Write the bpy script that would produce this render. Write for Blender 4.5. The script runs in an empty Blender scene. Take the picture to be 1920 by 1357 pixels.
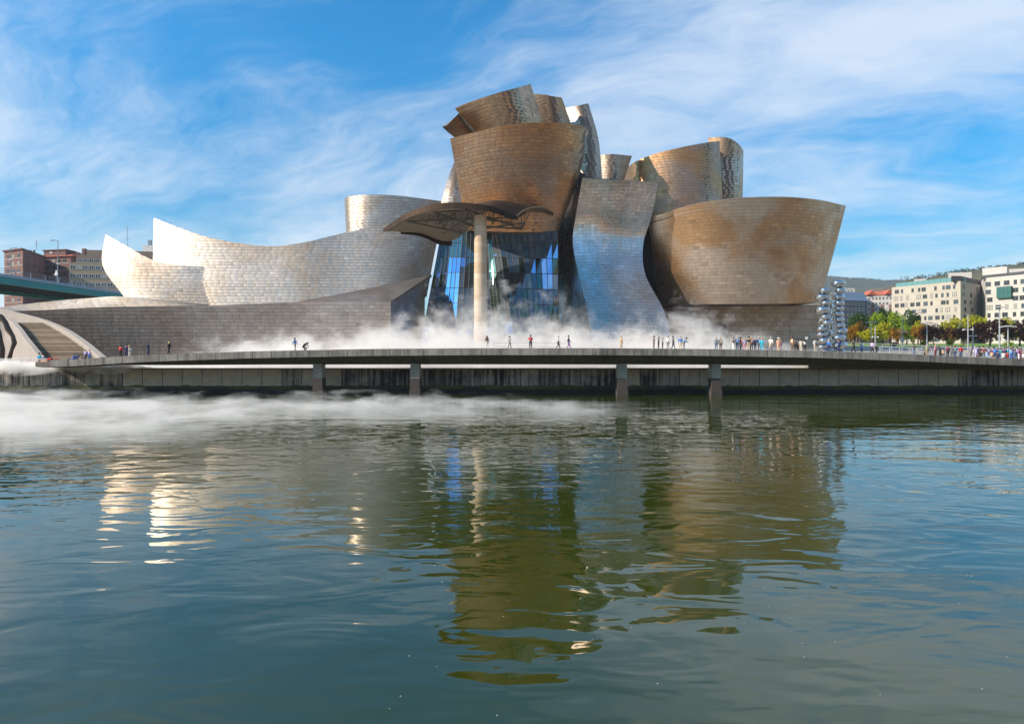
import bpy, bmesh, math, random
import numpy as np
from mathutils import Vector, Matrix

random.seed(7)
rng = np.random.default_rng(7)
scene = bpy.context.scene
COL = scene.collection
R = math.radians

# ------------------------------------------------------------------ camera
F, HZ, HC = 1274.0, 660.0, 5.2          # focal length and horizon in photograph pixels, eye height in metres
cam_data = bpy.data.cameras.new('camera')
cam_data.sensor_fit = 'HORIZONTAL'
cam_data.sensor_width = 36.0
cam_data.lens = 36.0 * F / 1920.0
cam_data.shift_y = -(678.5 - HZ) / 1920.0
cam_data.clip_start = 0.5
cam_data.clip_end = 12000.0
cam = bpy.data.objects.new('camera', cam_data)
cam.location = (0, 0, HC)
cam.rotation_euler = (R(90), 0, 0)
COL.objects.link(cam)
scene.camera = cam

# ------------------------------------------------------------------ render set-up
scene.view_settings.view_transform = 'Standard'
scene.view_settings.look = 'None'
scene.view_settings.exposure = EXPOSURE = 0.65
scene.view_settings.gamma = 1.0
scene.view_settings.use_curve_mapping = False
cy = scene.cycles
cy.use_denoising = True
cy.denoiser = 'OPENIMAGEDENOISE'
cy.max_bounces = 8
cy.glossy_bounces = 4
cy.diffuse_bounces = 3
cy.transparent_max_bounces = 12
cy.volume_bounces = 4
cy.volume_step_rate = 2.0
cy.volume_max_steps = 128
cy.sample_clamp_indirect = 6.0
cy.sample_clamp_direct = 4.0
cy.caustics_reflective = False
cy.caustics_refractive = False

# ------------------------------------------------------------------ sun and sky
SUN_AZ, SUN_EL = R(251), R(31)          # clockwise from +Y (straight ahead)
to_sun = Vector((math.sin(SUN_AZ) * math.cos(SUN_EL), math.cos(SUN_AZ) * math.cos(SUN_EL), math.sin(SUN_EL)))
sun_data = bpy.data.lights.new('sun', 'SUN')
sun_data.energy = 4.8
sun_data.angle = R(0.53)
sun_data.color = (1.0, 0.88, 0.74)
sun = bpy.data.objects.new('sun', sun_data)
sun.rotation_euler = (-to_sun).to_track_quat('-Z', 'Y').to_euler()
sun.location = (-60, -40, 90)
COL.objects.link(sun)

class NT:
    """tiny helper to write node trees"""
    def __init__(s, tree):
        s.t = tree; s.n = tree.nodes; s.l = tree.links
    def node(s, typ, **kw):
        nd = s.n.new(typ)
        ins = kw.pop('ins', {})
        for k, v in kw.items():
            setattr(nd, k, v)
        for k, v in ins.items():
            if isinstance(v, bpy.types.NodeSocket):
                s.l.new(v, nd.inputs[k])
            else:
                nd.inputs[k].default_value = v
        return nd
    def math(s, op, a, b=None, c=None, clamp=False):
        nd = s.n.new('ShaderNodeMath'); nd.operation = op; nd.use_clamp = clamp
        for i, v in enumerate((a, b, c)):
            if v is None: continue
            if isinstance(v, bpy.types.NodeSocket): s.l.new(v, nd.inputs[i])
            else: nd.inputs[i].default_value = v
        return nd.outputs[0]
    def vmath(s, op, a, b=None, scale=None):
        nd = s.n.new('ShaderNodeVectorMath'); nd.operation = op
        for i, v in enumerate((a, b)):
            if v is None: continue
            if isinstance(v, bpy.types.NodeSocket): s.l.new(v, nd.inputs[i])
            else: nd.inputs[i].default_value = v
        if scale is not None: nd.inputs['Scale'].default_value = scale
        return nd.outputs[0]
    def noise(s, vec, scale, detail=3.0, rough=0.5, dist=0.0, dims='3D'):
        nd = s.node('ShaderNodeTexNoise', noise_dimensions=dims)
        nd.inputs['Scale'].default_value = scale
        nd.inputs['Detail'].default_value = detail
        nd.inputs['Roughness'].default_value = rough
        nd.inputs['Distortion'].default_value = dist
        if vec is not None: s.l.new(vec, nd.inputs['Vector'])
        return nd.outputs['Fac']
    def ramp(s, fac, stops, interp='LINEAR'):
        nd = s.n.new('ShaderNodeValToRGB')
        cr = nd.color_ramp; cr.interpolation = interp
        while len(cr.elements) < len(stops): cr.elements.new(0.5)
        for e, (p, c) in zip(cr.elements, stops):
            e.position = p
            e.color = c if len(c) == 4 else (*c, 1.0)
        if isinstance(fac, bpy.types.NodeSocket): s.l.new(fac, nd.inputs[0])
        return nd.outputs[0]
    def mapr(s, v, a, b, c=0.0, d=1.0, smooth=False):
        nd = s.n.new('ShaderNodeMapRange')
        if smooth: nd.interpolation_type = 'SMOOTHSTEP'
        s.l.new(v, nd.inputs[0])
        for i, x in zip((1, 2, 3, 4), (a, b, c, d)): nd.inputs[i].default_value = x
        return nd.outputs[0]
    def mixc(s, fac, a, b, mode='MIX'):
        nd = s.n.new('ShaderNodeMix'); nd.data_type = 'RGBA'; nd.blend_type = mode
        for sock, v in ((nd.inputs[0], fac), (nd.inputs[6], a), (nd.inputs[7], b)):
            if isinstance(v, bpy.types.NodeSocket): s.l.new(v, sock)
            elif isinstance(v, (tuple, list)): sock.default_value = v if len(v) == 4 else (*v, 1.0)
            else: sock.default_value = v
        return nd.outputs[2]
    def mapping(s, vec, loc=(0, 0, 0), rot=(0, 0, 0), scale=(1, 1, 1)):
        nd = s.n.new('ShaderNodeMapping'); s.l.new(vec, nd.inputs[0])
        nd.inputs[1].default_value = loc; nd.inputs[2].default_value = rot; nd.inputs[3].default_value = scale
        return nd.outputs[0]

VX, VY, CL0, CL1 = 5.2, 3.9, 0.40, 0.655
world = bpy.data.worlds.new('World')
scene.world = world
world.use_nodes = True
nt = NT(world.node_tree)
nt.n.clear()
sky = nt.node('ShaderNodeTexSky', sky_type='NISHITA', sun_disc=False)
sky.sun_elevation = SUN_EL
sky.sun_rotation = SUN_AZ
sky.altitude = 20.0
sky.air_density = 1.0
sky.dust_density = 0.6
sky.ozone_density = 2.2
tc = nt.node('ShaderNodeTexCoord')
dirv = tc.outputs['Generated']
sep = nt.node('ShaderNodeSeparateXYZ', ins={0: dirv})
zz = nt.math('MAXIMUM', nt.math('ABSOLUTE', sep.outputs[2]), 0.0)
den = nt.math('ADD', zz, 0.26)
px = nt.math('DIVIDE', sep.outputs[0], den)
py = nt.math('DIVIDE', sep.outputs[1], den)
plane = nt.node('ShaderNodeCombineXYZ', ins={0: px, 1: py, 2: 0.0}).outputs[0]
# high thin cirrus on a plane overhead: broad veils, combed along one wind direction, with fine fibres
warp = nt.node('ShaderNodeTexNoise', ins={'Vector': plane, 'Scale': 0.9, 'Detail': 4.0, 'Roughness': 0.55})
wv = nt.vmath('SCALE', nt.vmath('SUBTRACT', warp.outputs['Color'], (0.5, 0.5, 0.5)), scale=0.95)
pw = nt.vmath('ADD', plane, wv)
def comb(v, ang, sx, sy, off):
    return nt.mapping(nt.mapping(v, rot=(0, 0, R(ang))), scale=(sx, sy, 1.0), loc=off)
veil = nt.noise(comb(pw, 40, 0.62, 1.05, (VX, VY, 0.0)), 1.0, 6.0, 0.58)
band = nt.noise(comb(pw, 22, 0.9, 2.1, (3.1, 1.7, 0.0)), 1.0, 7.0, 0.62, 0.2)
fib = nt.noise(comb(pw, 34, 2.4, 6.0, (0.3, 4.7, 0.0)), 1.3, 8.0, 0.7, 0.15)
cover = nt.math('ADD', nt.math('MULTIPLY', veil, 0.48), nt.math('ADD', nt.math('MULTIPLY', band, 0.36), nt.math('MULTIPLY', fib, 0.16)))
cl = nt.mapr(cover, CL0, CL1, 0.0, 1.0, smooth=True)
low = nt.mapr(zz, 0.0, 0.20, 0.30, 0.0)          # milky air low over the horizon
cl = nt.math('MINIMUM', nt.math('ADD', nt.math('MULTIPLY', cl, 0.80), low), 0.95)
skyc = nt.mixc(1.0, sky.outputs[0], (0.58, 0.96, 1.10), 'MULTIPLY')
hs = nt.node('ShaderNodeHueSaturation', ins={'Saturation': 1.62, 'Value': nt.mapr(zz, 0.0, 0.40, 0.52, 1.0), 'Color': skyc})
final = nt.mixc(cl, hs.outputs[0], (4.5, 4.9, 5.4))
bg = nt.node('ShaderNodeBackground', ins={'Color': final, 'Strength': 0.12})
out = nt.node('ShaderNodeOutputWorld', ins={0: bg.outputs[0]})

# ------------------------------------------------------------------ helpers
def P(px_, py_, d):
    """a point of the place seen at that photograph pixel, d metres ahead"""
    return Vector(((px_ - 960.0) * d / F, d, HC + (HZ - py_) * d / F))

WORLD = {}
def link(o, parent=None, at=(0, 0, 0)):
    COL.objects.link(o)
    at = Vector(at)
    WORLD[o.name] = at
    if parent is not None:
        o.parent = parent
        o.location = at - WORLD[parent.name]
    else:
        o.location = at
    return o

def tag(o, label=None, cat=None, group=None, kind=None):
    if label: o['label'] = label
    if cat: o['category'] = cat
    if group: o['group'] = group
    if kind: o['kind'] = kind
    return o

def thing(name, label, cat, at, group=None):
    o = bpy.data.objects.new(name, None)
    o.empty_display_size = 0.5
    link(o, None, at)
    return tag(o, label, cat, group)

def newmesh(name, verts, faces, mat, smooth=False):
    me = bpy.data.meshes.new(name)
    me.from_pydata([tuple(v) for v in verts], [], [tuple(f) for f in faces])
    if mat is not None:
        for m in (mat if isinstance(mat, (list, tuple)) else [mat]): me.materials.append(m)
    if smooth:
        me.polygons.foreach_set('use_smooth', [True] * len(me.polygons))
    me.update()
    return me

def mk(name, verts, faces, mat, parent=None, smooth=False, tone=None, recentre=True):
    """one mesh object from world-space vertices, its origin at the foot of its box"""
    v = np.array([tuple(x) for x in verts], dtype=float)
    if recentre:
        o0 = np.array([(v[:, 0].min() + v[:, 0].max()) / 2, (v[:, 1].min() + v[:, 1].max()) / 2, v[:, 2].min()])
    else:
        o0 = np.zeros(3)
    me = newmesh(name, v - o0, faces, mat, smooth)
    if tone is not None:
        a = me.attributes.new('tone', 'FLOAT', 'FACE')
        a.data.foreach_set('value', np.asarray(tone, dtype=np.float32))
    o = bpy.data.objects.new(name, me)
    return link(o, parent, o0)

class MB:
    """collects simple solids into one mesh"""
    def __init__(s): s.v = []; s.f = []; s.mi = []
    def add(s, vs, fs, mi=0):
        b = len(s.v); s.v += [tuple(x) for x in vs]; s.f += [tuple(i + b for i in f) for f in fs]; s.mi += [mi] * len(fs)
    def box(s, a, b, mi=0):
        x0, y0, z0 = a; x1, y1, z1 = b
        s.add([(x0, y0, z0), (x1, y0, z0), (x1, y1, z0), (x0, y1, z0), (x0, y0, z1), (x1, y0, z1), (x1, y1, z1), (x0, y1, z1)],
              [(0, 3, 2, 1), (4, 5, 6, 7), (0, 1, 5, 4), (1, 2, 6, 5), (2, 3, 7, 6), (3, 0, 4, 7)], mi)
    def prism(s, pts, z0, z1, mi=0):
        n = len(pts)
        s.add([(p[0], p[1], z0) for p in pts] + [(p[0], p[1], z1) for p in pts],
              [tuple(range(n - 1, -1, -1)), tuple(range(n, 2 * n))] + [(i, (i + 1) % n, n + (i + 1) % n, n + i) for i in range(n)], mi)
    def tube(s, path, rad, n=8, cap=True, mi=0):
        path = [Vector(p) for p in path]
        rad = rad if isinstance(rad, (list, tuple)) else [rad] * len(path)
        vs = []; fs = []
        for i, p in enumerate(path):
            t = (path[min(i + 1, len(path) - 1)] - path[max(i - 1, 0)]).normalized()
            a = Vector((0, 0, 1)) if abs(t.z) < 0.9 else Vector((1, 0, 0))
            u = t.cross(a).normalized(); w = t.cross(u)
            for k in range(n):
                ang = 2 * math.pi * k / n
                vs.append(p + (u * math.cos(ang) + w * math.sin(ang)) * rad[i])
        for i in range(len(path) - 1):
            for k in range(n):
                k2 = (k + 1) % n
                fs.append((i * n + k, i * n + k2, (i + 1) * n + k2, (i + 1) * n + k))
        if cap:
            fs.append(tuple(range(n))); fs.append(tuple(range((len(path) - 1) * n + n - 1, (len(path) - 1) * n - 1, -1)))
        s.add(vs, fs, mi)
    def lathe(s, prof, c=(0, 0, 0), n=16, mi=0):
        vs = []; fs = []
        for (r, z) in prof:
            for k in range(n):
                a = 2 * math.pi * k / n
                vs.append((c[0] + r * math.cos(a), c[1] + r * math.sin(a), c[2] + z))
        m = len(prof)
        for i in range(m - 1):
            for k in range(n):
                k2 = (k + 1) % n
                fs.append((i * n + k, i * n + k2, (i + 1) * n + k2, (i + 1) * n + k))
        fs.append(tuple(range(n - 1, -1, -1))); fs.append(tuple(range((m - 1) * n, m * n)))
        s.add(vs, fs, mi)
    def build(s, name, mat, parent=None, smooth=False, recentre=True):
        o = mk(name, s.v, s.f, mat, parent, smooth, None, recentre)
        if isinstance(mat, (list, tuple)):
            o.data.polygons.foreach_set('material_index', s.mi)
        bm = bmesh.new(); bm.from_mesh(o.data); bmesh.ops.recalc_face_normals(bm, faces=bm.faces); bm.to_mesh(o.data); bm.free()
        return o

def copy_tree(o, parent=None):
    c = o.copy(); COL.objects.link(c); c.parent = parent
    for ch in o.children: copy_tree(ch, c)
    return c

# ------------------------------------------------------------------ materials
def new_mat(name):
    m = bpy.data.materials.new(name); m.use_nodes = True
    k = NT(m.node_tree); k.n.clear()
    b = k.node('ShaderNodeBsdfPrincipled'); o = k.node('ShaderNodeOutputMaterial', ins={0: b.outputs[0]})
    return m, k, b

def plain(name, col, rough=0.7, metal=0.0, var=0.18, scale=0.8, bump=0.0, bscale=6.0, spec=0.5):
    """a material with uneven tone and a little relief"""
    m, k, b = new_mat(name)
    t = k.node('ShaderNodeTexCoord').outputs['Object']
    n = k.noise(t, scale, 5.0, 0.6)
    f = k.mapr(n, 0.25, 0.75, 1.0 - var, 1.0 + var)
    c = k.vmath('SCALE', (*col,), None); nd = c.node; k.l.new(f, nd.inputs['Scale'])
    k.l.new(c, b.inputs['Base Color'])
    b.inputs['Roughness'].default_value = rough
    b.inputs['Metallic'].default_value = metal
    b.inputs['Specular IOR Level'].default_value = spec
    if bump:
        bp = k.node('ShaderNodeBump', ins={'Height': k.noise(t, bscale, 4.0, 0.6), 'Strength': bump, 'Distance': 0.05})
        k.l.new(bp.outputs[0], b.inputs['Normal'])
    return m

def titanium(name, col, warm, rough=0.34, patch=0.085, dirt=0.25):
    """sheet titanium: each sheet its own tone, large soft warm areas that paint in reflections, faint oil-canning"""
    m, k, b = new_mat(name)
    geo = k.node('ShaderNodeNewGeometry').outputs['Position']
    tone = k.node('ShaderNodeAttribute', attribute_name='tone').outputs['Fac']
    big = k.noise(geo, patch, 3.0, 0.5, 0.4)
    c = k.mixc(k.mapr(big, 0.42, 0.60), col, warm)
    streak = k.noise(k.mapping(geo, scale=(1.6, 1.6, 0.12)), 1.0, 5.0, 0.65)
    c = k.mixc(k.mapr(streak, 0.35, 0.75, 0.0, dirt), c, (0.16, 0.11, 0.08))
    tn = k.mapr(tone, 0.0, 1.0, 0.70, 1.30)
    c2 = k.vmath('SCALE', c); k.l.new(tn, c2.node.inputs['Scale'])
    k.l.new(c2, b.inputs['Base Color'])
    b.inputs['Metallic'].default_value = 1.0
    rr = k.math('ADD', k.mapr(streak, 0.3, 0.7, rough - 0.05, rough + 0.08), k.mapr(tone, 0, 1, 0.04, -0.04))
    k.l.new(rr, b.inputs['Roughness'])
    bp = k.node('ShaderNodeBump', ins={'Height': k.noise(geo, 1.3, 2.0, 0.5), 'Strength': 0.16, 'Distance': 0.05})
    k.l.new(bp.outputs[0], b.inputs['Normal'])
    return m
# ------------------------------------------------------------------ water, banks, ground
def sheet_obj(name, pts, mat):
    o = mk(name, pts, [tuple(range(len(pts)))], mat); o['kind'] = 'structure'; return o

def water_mat():
    m, k, b = new_mat('river water')
    pos = k.node('ShaderNodeNewGeometry').outputs['Position']
    big = k.noise(k.mapping(pos, rot=(0, 0, R(8)), scale=(0.085, 0.17, 1)), 1.0, 2.0, 0.45, 0.5)
    mid = k.noise(k.mapping(pos, rot=(0, 0, R(-12)), scale=(0.34, 0.66, 1)), 1.0, 2.0, 0.45, 0.9)
    fin = k.noise(k.mapping(pos, rot=(0, 0, R(5)), scale=(0.9, 1.9, 1)), 1.0, 1.0, 0.4, 0.4)
    h = k.math('ADD', k.math('MULTIPLY', big, 0.22), k.math('ADD', k.math('MULTIPLY', mid, 0.12), k.math('MULTIPLY', fin, 0.026)))
    calm = k.mapr(k.noise(k.mapping(pos, scale=(0.03, 0.05, 1)), 1.0, 2.0, 0.5), 0.35, 0.65, 0.55, 1.1)
    bp = k.node('ShaderNodeBump', ins={'Height': k.math('MULTIPLY', h, calm), 'Strength': 1.0, 'Distance': WATER_DIST})
    k.l.new(bp.outputs[0], b.inputs['Normal'])
    c = k.mixc(k.mapr(k.noise(pos, 0.05, 3.0, 0.5), 0.3, 0.7), (0.022, 0.033, 0.0012), (0.028, 0.040, 0.003))
    k.l.new(c, b.inputs['Base Color'])
    b.inputs['Roughness'].default_value = 0.015
    b.inputs['IOR'].default_value = 1.7
    return m
WATER_DIST = 0.47
m_water = water_mat()
sheet_obj('river', [(-400, -3.5, 0), (400, -3.5, 0), (400, 90, 0), (-400, 90, 0)], m_water)

m_earth = plain('earth', (0.22, 0.19, 0.13), 0.95, var=0.3, scale=0.05)
m_paving = plain('pale paving', (0.27, 0.25, 0.225), 0.85, var=0.12, scale=0.6)
m_grass = plain('park grass', (0.13, 0.22, 0.025), 0.95, var=0.3, scale=0.5)
sheet_obj('ground', [(-2900, 86.6, 2.7), (2900, 86.6, 2.7), (2900, 3550, 2.7), (-2900, 3550, 2.7)], m_earth)
sheet_obj('plaza', [(-150, 86.9, 3.0), (62, 86.9, 3.0), (62, 170, 3.0), (-150, 170, 3.0)], m_paving)
# near bank behind the eye, with the slope of the town hill behind it
nb = MB()
nb.box((-400, -60, -2), (400, -3.2, 3.4))
o = nb.build('near_bank', plain('quay stone', (0.34, 0.28, 0.21), 0.9)); o['kind'] = 'structure'
n = 25
vs = []; fs = []
for j in range(n):
    for i in range(2 * n):
        x = (i - n) * 45.0; y = -62.0 - j * 28.0
        z = 3.0 + max(0, j - 0.4) * 7.0 * (0.75 + 0.35 * math.sin(x * 0.006 + 1.0)) + random.uniform(0, 3)
        vs.append((x, y, z))
for j in range(n - 1):
    for i in range(2 * n - 1):
        a = j * 2 * n + i; fs.append((a, a + 2 * n, a + 2 * n + 1, a + 1))
o = mk('hillside', vs, fs, plain('town hillside', (0.32, 0.19, 0.09), 0.95, var=0.35, scale=0.03)); o['kind'] = 'structure'

r = random.Random(9); vs = []; fs = []
for i in range(80):            # leaves and flecks of foam adrift
    x, y = r.uniform(-2, 16), r.uniform(9, 24); s_ = r.uniform(.008, .022); b0 = len(vs); a0 = r.random() * 6
    for k_ in range(5): vs.append((x + s_ * math.cos(a0 + k_ * 1.257), y + s_ * math.sin(a0 + k_ * 1.257) * .8, 0.006))
    fs.append(tuple(range(b0, b0 + 5)))
o = mk('floating_flecks', vs, fs, plain('fleck', (.5, .48, .42), .8)); o['kind'] = 'stuff'
# ------------------------------------------------------------------ the museum
def cr(p, t):
    """Catmull-Rom through the points p (n, ...) at parameters t in 0..1"""
    p = np.asarray(p, float); n = len(p)
    if n == 2:
        return p[0][None] * (1 - t)[:, None, None] + p[1][None] * t[:, None, None]
    q = np.concatenate([(2 * p[0] - p[1])[None], p, (2 * p[-1] - p[-2])[None]])
    x = t * (n - 1); i = np.minimum(x.astype(int), n - 2); f = (x - i)[:, None, None]
    a, b, c, d = q[i], q[i + 1], q[i + 2], q[i + 3]
    return 0.5 * (2 * b + (c - a) * f + (2 * a - 5 * b + 4 * c - d) * f ** 2 + (3 * b - 3 * c + d - a) * f ** 3)

def grid(rows, nu=72, nv=40):
    c = np.array([[tuple(P(*q)) for q in r] for r in rows])          # r, c, 3
    v = cr(c, np.linspace(0, 1, nv))                                  # nv, c, 3
    g = cr(np.swapaxes(v, 0, 1), np.linspace(0, 1, nu))               # nu, nv, 3
    return np.swapaxes(g, 0, 1)                                       # nv, nu, 3

def normals(G):
    du = np.gradient(G, axis=1); dv = np.gradient(G, axis=0)
    n = np.cross(du, dv); return n / (np.linalg.norm(n, axis=2, keepdims=True) + 1e-9)

def sheet(name, G, thick, mat, parent, flip=False, smooth=True):
    """a curved shell of real thickness"""
    nv, nu, _ = G.shape
    N = normals(G); B = G - N * thick
    vs = np.concatenate([G.reshape(-1, 3), B.reshape(-1, 3)])
    fs = []; o = nv * nu
    for j in range(nv - 1):
        for i in range(nu - 1):
            a = j * nu + i
            fs.append((a, a + 1, a + nu + 1, a + nu)); fs.append((o + a, o + a + nu, o + a + nu + 1, o + a + 1))
    for i in range(nu - 1):
        fs.append((i, o + i, o + i + 1, i + 1)); a = (nv - 1) * nu + i
        fs.append((a, a + 1, o + a + 1, o + a))
    for j in range(nv - 1):
        a = j * nu; fs.append((a, a + nu, o + a + nu, o + a)); b = a + nu - 1
        fs.append((b, o + b, o + b + nu, b + nu))
    return mk(name, vs, fs, mat, parent, False)

def at_cols(A, x):
    i = np.clip(x.astype(int), 0, len(A) - 2); f = (x - i)[:, None]
    return A[i] * (1 - f) + A[i + 1] * f

def tiles(G, h=0.62, w=1.25, mode='z', lift=0.045, gap=0.016, gapu=0.009, wob=0.002, tonevar=0.075, odd=0.05, pillow=0.045, rngl=None):
    """thin overlapping sheets laid in courses over the grid G; each bends with the shell and bulges a little.
    returns a list of (9 vertices, tone, 28 corner normals)"""
    nv, nu, _ = G.shape
    r = rngl or rng
    NG = normals(G)
    if mode == 'z':
        Z = G[:, :, 2]; lo, hi = Z.min(), Z.max()
    else:
        L = np.concatenate([np.zeros((1, nu)), np.cumsum(np.linalg.norm(np.diff(G, axis=0), axis=2), axis=0)])
        L = L / L[-1] * L[-1].mean(); Z = L; lo, hi = 0.0, L.max()
    levels = np.arange(lo, hi + h, h)
    def line(k):
        out = np.empty((nu, 6))
        for i in range(nu):
            z = Z[:, i]; zz_ = min(max(k, z[0]), z[-1])
            for a in range(3):
                out[i, a] = np.interp(zz_, z, G[:, i, a]); out[i, 3 + a] = np.interp(zz_, z, NG[:, i, a])
        return out
    res = []
    prev = line(levels[0])
    for k in levels[1:]:
        cur = line(k)
        mid = (prev[:, :3] + cur[:, :3]) / 2
        s = np.concatenate([[0], np.cumsum(np.linalg.norm(np.diff(mid, axis=0), axis=1))])
        tot = s[-1]
        ww = w * r.uniform(0.92, 1.08)
        cuts = np.concatenate([[0], np.arange(r.uniform(0.25, 1.0) * ww, tot - 0.25 * ww, ww), [tot]])
        ix = np.interp(cuts, s, np.arange(nu))
        A = at_cols(prev, ix); B = at_cols(cur, ix)
        for i in range(len(cuts) - 1):
            p00, p10, p11, p01 = A[i, :3], A[i + 1, :3], B[i + 1, :3], B[i, :3]
            hl = np.linalg.norm(p01 - p00); hr = np.linalg.norm(p11 - p10)
            if max(hl, hr) < 0.12: continue
            du = p10 - p00 + p11 - p01; dv = p01 - p00 + p11 - p10
            n = np.cross(du, dv); ln = np.linalg.norm(n)
            if ln < 1e-6: continue
            n = n / ln; du = du / (np.linalg.norm(du) + 1e-9); dv = dv / (np.linalg.norm(dv) + 1e-9)
            q = []; cn = []; base = []
            tilt = r.normal(0, 0.008, 3)
            pil = pillow * r.uniform(0.4, 1.5)
            for p, m, su, sv in ((p00, A[i, 3:], 1, 1), (p10, A[i + 1, 3:], -1, 1), (p11, B[i + 1, 3:], -1, -1), (p01, B[i, 3:], 1, -1)):
                e = p + du * su * gapu + dv * sv * gap
                base.append(e - n * 0.01)
                q.append(e + n * (lift * (1.0 if sv > 0 else 0.4) + r.normal(0, wob)))
                x = m + tilt - du * su * pil * 0.6 - dv * sv * pil
                cn.append(x / np.linalg.norm(x))
            c5 = sum(cn); c5 = c5 / np.linalg.norm(c5)
            cen = sum(q) / 4 + n * 0.004
            v9 = q + [cen] + base
            ln_ = []
            for a, b_ in ((0, 1), (1, 2), (2, 3), (3, 0)): ln_ += [cn[a], cn[b_], c5]
            for sd in (-dv, du, dv, -du): ln_ += [sd] * 4
            t = 0.5 + r.normal(0, tonevar)
            if r.random() < odd: t += r.choice([-0.3, 0.35])
            res.append((np.array(v9), float(np.clip(t, 0, 1)), ln_))
        prev = cur
    return res
TF = [(0, 1, 4), (1, 2, 4), (2, 3, 4), (3, 0, 4), (5, 6, 1, 0), (6, 7, 2, 1), (7, 8, 3, 2), (8, 5, 0, 3)]

SILVER, SILVER_W = (0.53, 0.465, 0.39), (0.50, 0.395, 0.295)
BRONZE, BRONZE_W = (0.43, 0.30, 0.225), (0.56, 0.285, 0.125)  # oxide gold plus reflected orange painted into the tower colour
m_ti_wing = titanium('titanium silver', SILVER, SILVER_W, 0.46)
m_ti_low = titanium('titanium weathered', (0.52, 0.455, 0.40), (0.44, 0.36, 0.30), 0.42)
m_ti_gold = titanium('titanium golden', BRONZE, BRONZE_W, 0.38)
m_ti_crown = titanium('titanium crown', (0.52, 0.36, 0.23), (0.56, 0.32, 0.14), 0.32)
m_ti_drum = titanium('titanium drum', (0.64, 0.53, 0.42), (0.57, 0.345, 0.18), 0.40)
m_ti_wave = titanium('titanium wave', (0.70, 0.66, 0.63), (0.66, 0.56, 0.47), 0.26)
m_joint = plain('titanium joint', (0.22, 0.16, 0.12), 0.6, 0.7)

museum = thing('museum', 'curving titanium museum with stacked tower petals, glass atrium and long low wing', 'museum building', (0, 128, 3.1))
PATCHES = []
def volume(name, rows, mat, label=None, h=0.62, w=1.25, mode='z', thick=1.2, **kw):
    G = grid(rows)
    o = sheet(name, G, thick, m_joint, museum)
    if label: o['label'] = label
    PATCHES.append((o, G, mat, tiles(G, h, w, mode, **kw)))
    return o

# the long wing on the left
volume('gallery_wing', [
    [(284, 580, 132.6), (340, 579, 131.6), (400, 579, 131.0), (500, 579, 131), (570, 579, 131.2), (640, 579, 131.5), (720, 579, 131.8), (770, 570, 133.5), (800, 556, 137)],
    [(287, 495, 134.4), (340, 503, 133.2), (400, 513, 132.5), (500, 519, 132.5), (570, 516, 132.8), (640, 507, 133.6), (720, 499, 134.3), (772, 490, 136), (814, 480, 139)],
    [(289, 409, 137.4), (330, 425, 135.9), (400, 447, 134.7), (500, 461.5, 134.5), (570, 454.5, 135.0), (640, 438, 136.4), (720, 421, 137.4), (778, 411, 138.6), (830, 404, 141)],
], m_ti_wing, 'long silver wing with a saddle-shaped roofline')
volume('wing_prow', [
    [(233, 557, 131.2), (262, 561, 130.7), (300, 567, 130.5), (345, 573, 130.7), (400, 577, 131.1)],
    [(193, 498, 132.8), (245, 512, 131.9), (290, 528, 131.5), (340, 537, 131.6), (398, 540, 132.05)],
    [(198, 440, 135.6), (240, 463, 133.8), (290, 489, 132.8), (340, 497.5, 132.6), (396, 500.5, 133.0)],
], m_ti_wing, 'pointed silver prow overlapping the long wing')
volume('ledge_roof', [
    [(8, 584, 120), (70, 582, 120), (168, 577, 120), (280, 574.6, 120.5), (390, 573, 121)],
    [(-6, 577, 121.6), (84, 566, 121.7), (168, 559, 121.5), (240, 556.5, 121.5), (390, 571, 121.4)],
], m_ti_wing, 'sloping sunlit silver ledge roof', h=0.62, mode='v', thick=0.5)
volume('low_wall', [
    [(-4, 676, 121.6), (70, 676, 121.6), (168, 676, 121.5), (280, 676, 121.7), (390, 676, 121.8), (470, 676, 122), (560, 676, 122.2), (650, 676, 122.2), (733, 676, 122.2)],
    [(-4, 584, 120), (70, 582, 120), (168, 577, 120), (280, 574.6, 120.5), (390, 573, 121), (470, 570, 121.5), (560, 567, 122), (650, 566, 122), (733, 565.5, 122)],
], m_ti_low, 'long low wall of grey weathered sheets', tonevar=0.14, gap=0.024, gapu=0.014)
volume('wedge_roof', [
    [(545, 568.3, 122.2), (640, 566.6, 122.2), (733, 565.5, 122.2)],
    [(556, 566.5, 123.5), (690, 541, 130), (809, 515, 136.5)],
], m_ti_low, 'sloping triangular roof of mauve grey sheets', mode='v', h=0.9, thick=0.5, tonevar=0.2)
volume('side_wall', [
    [(733.5, 676, 122.3), (765, 676, 129), (795, 676, 137)],
    [(733.5, 566, 122.2), (765, 541, 129), (797, 518, 137)],
], m_ti_low, 'dark shaded return wall beside the glass')
volume('upper_box', [
    [(650, 455, 150), (656, 455, 147.5), (675, 455, 146), (706, 455, 146), (758, 455, 147), (838, 455, 150)],
    [(646, 374, 152), (652, 369, 149.5), (671, 366.3, 147.5), (706, 365, 147), (758, 368, 148), (836, 378.5, 151)],
], m_ti_wing, 'round-cornered silver block behind the wing')
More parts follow.
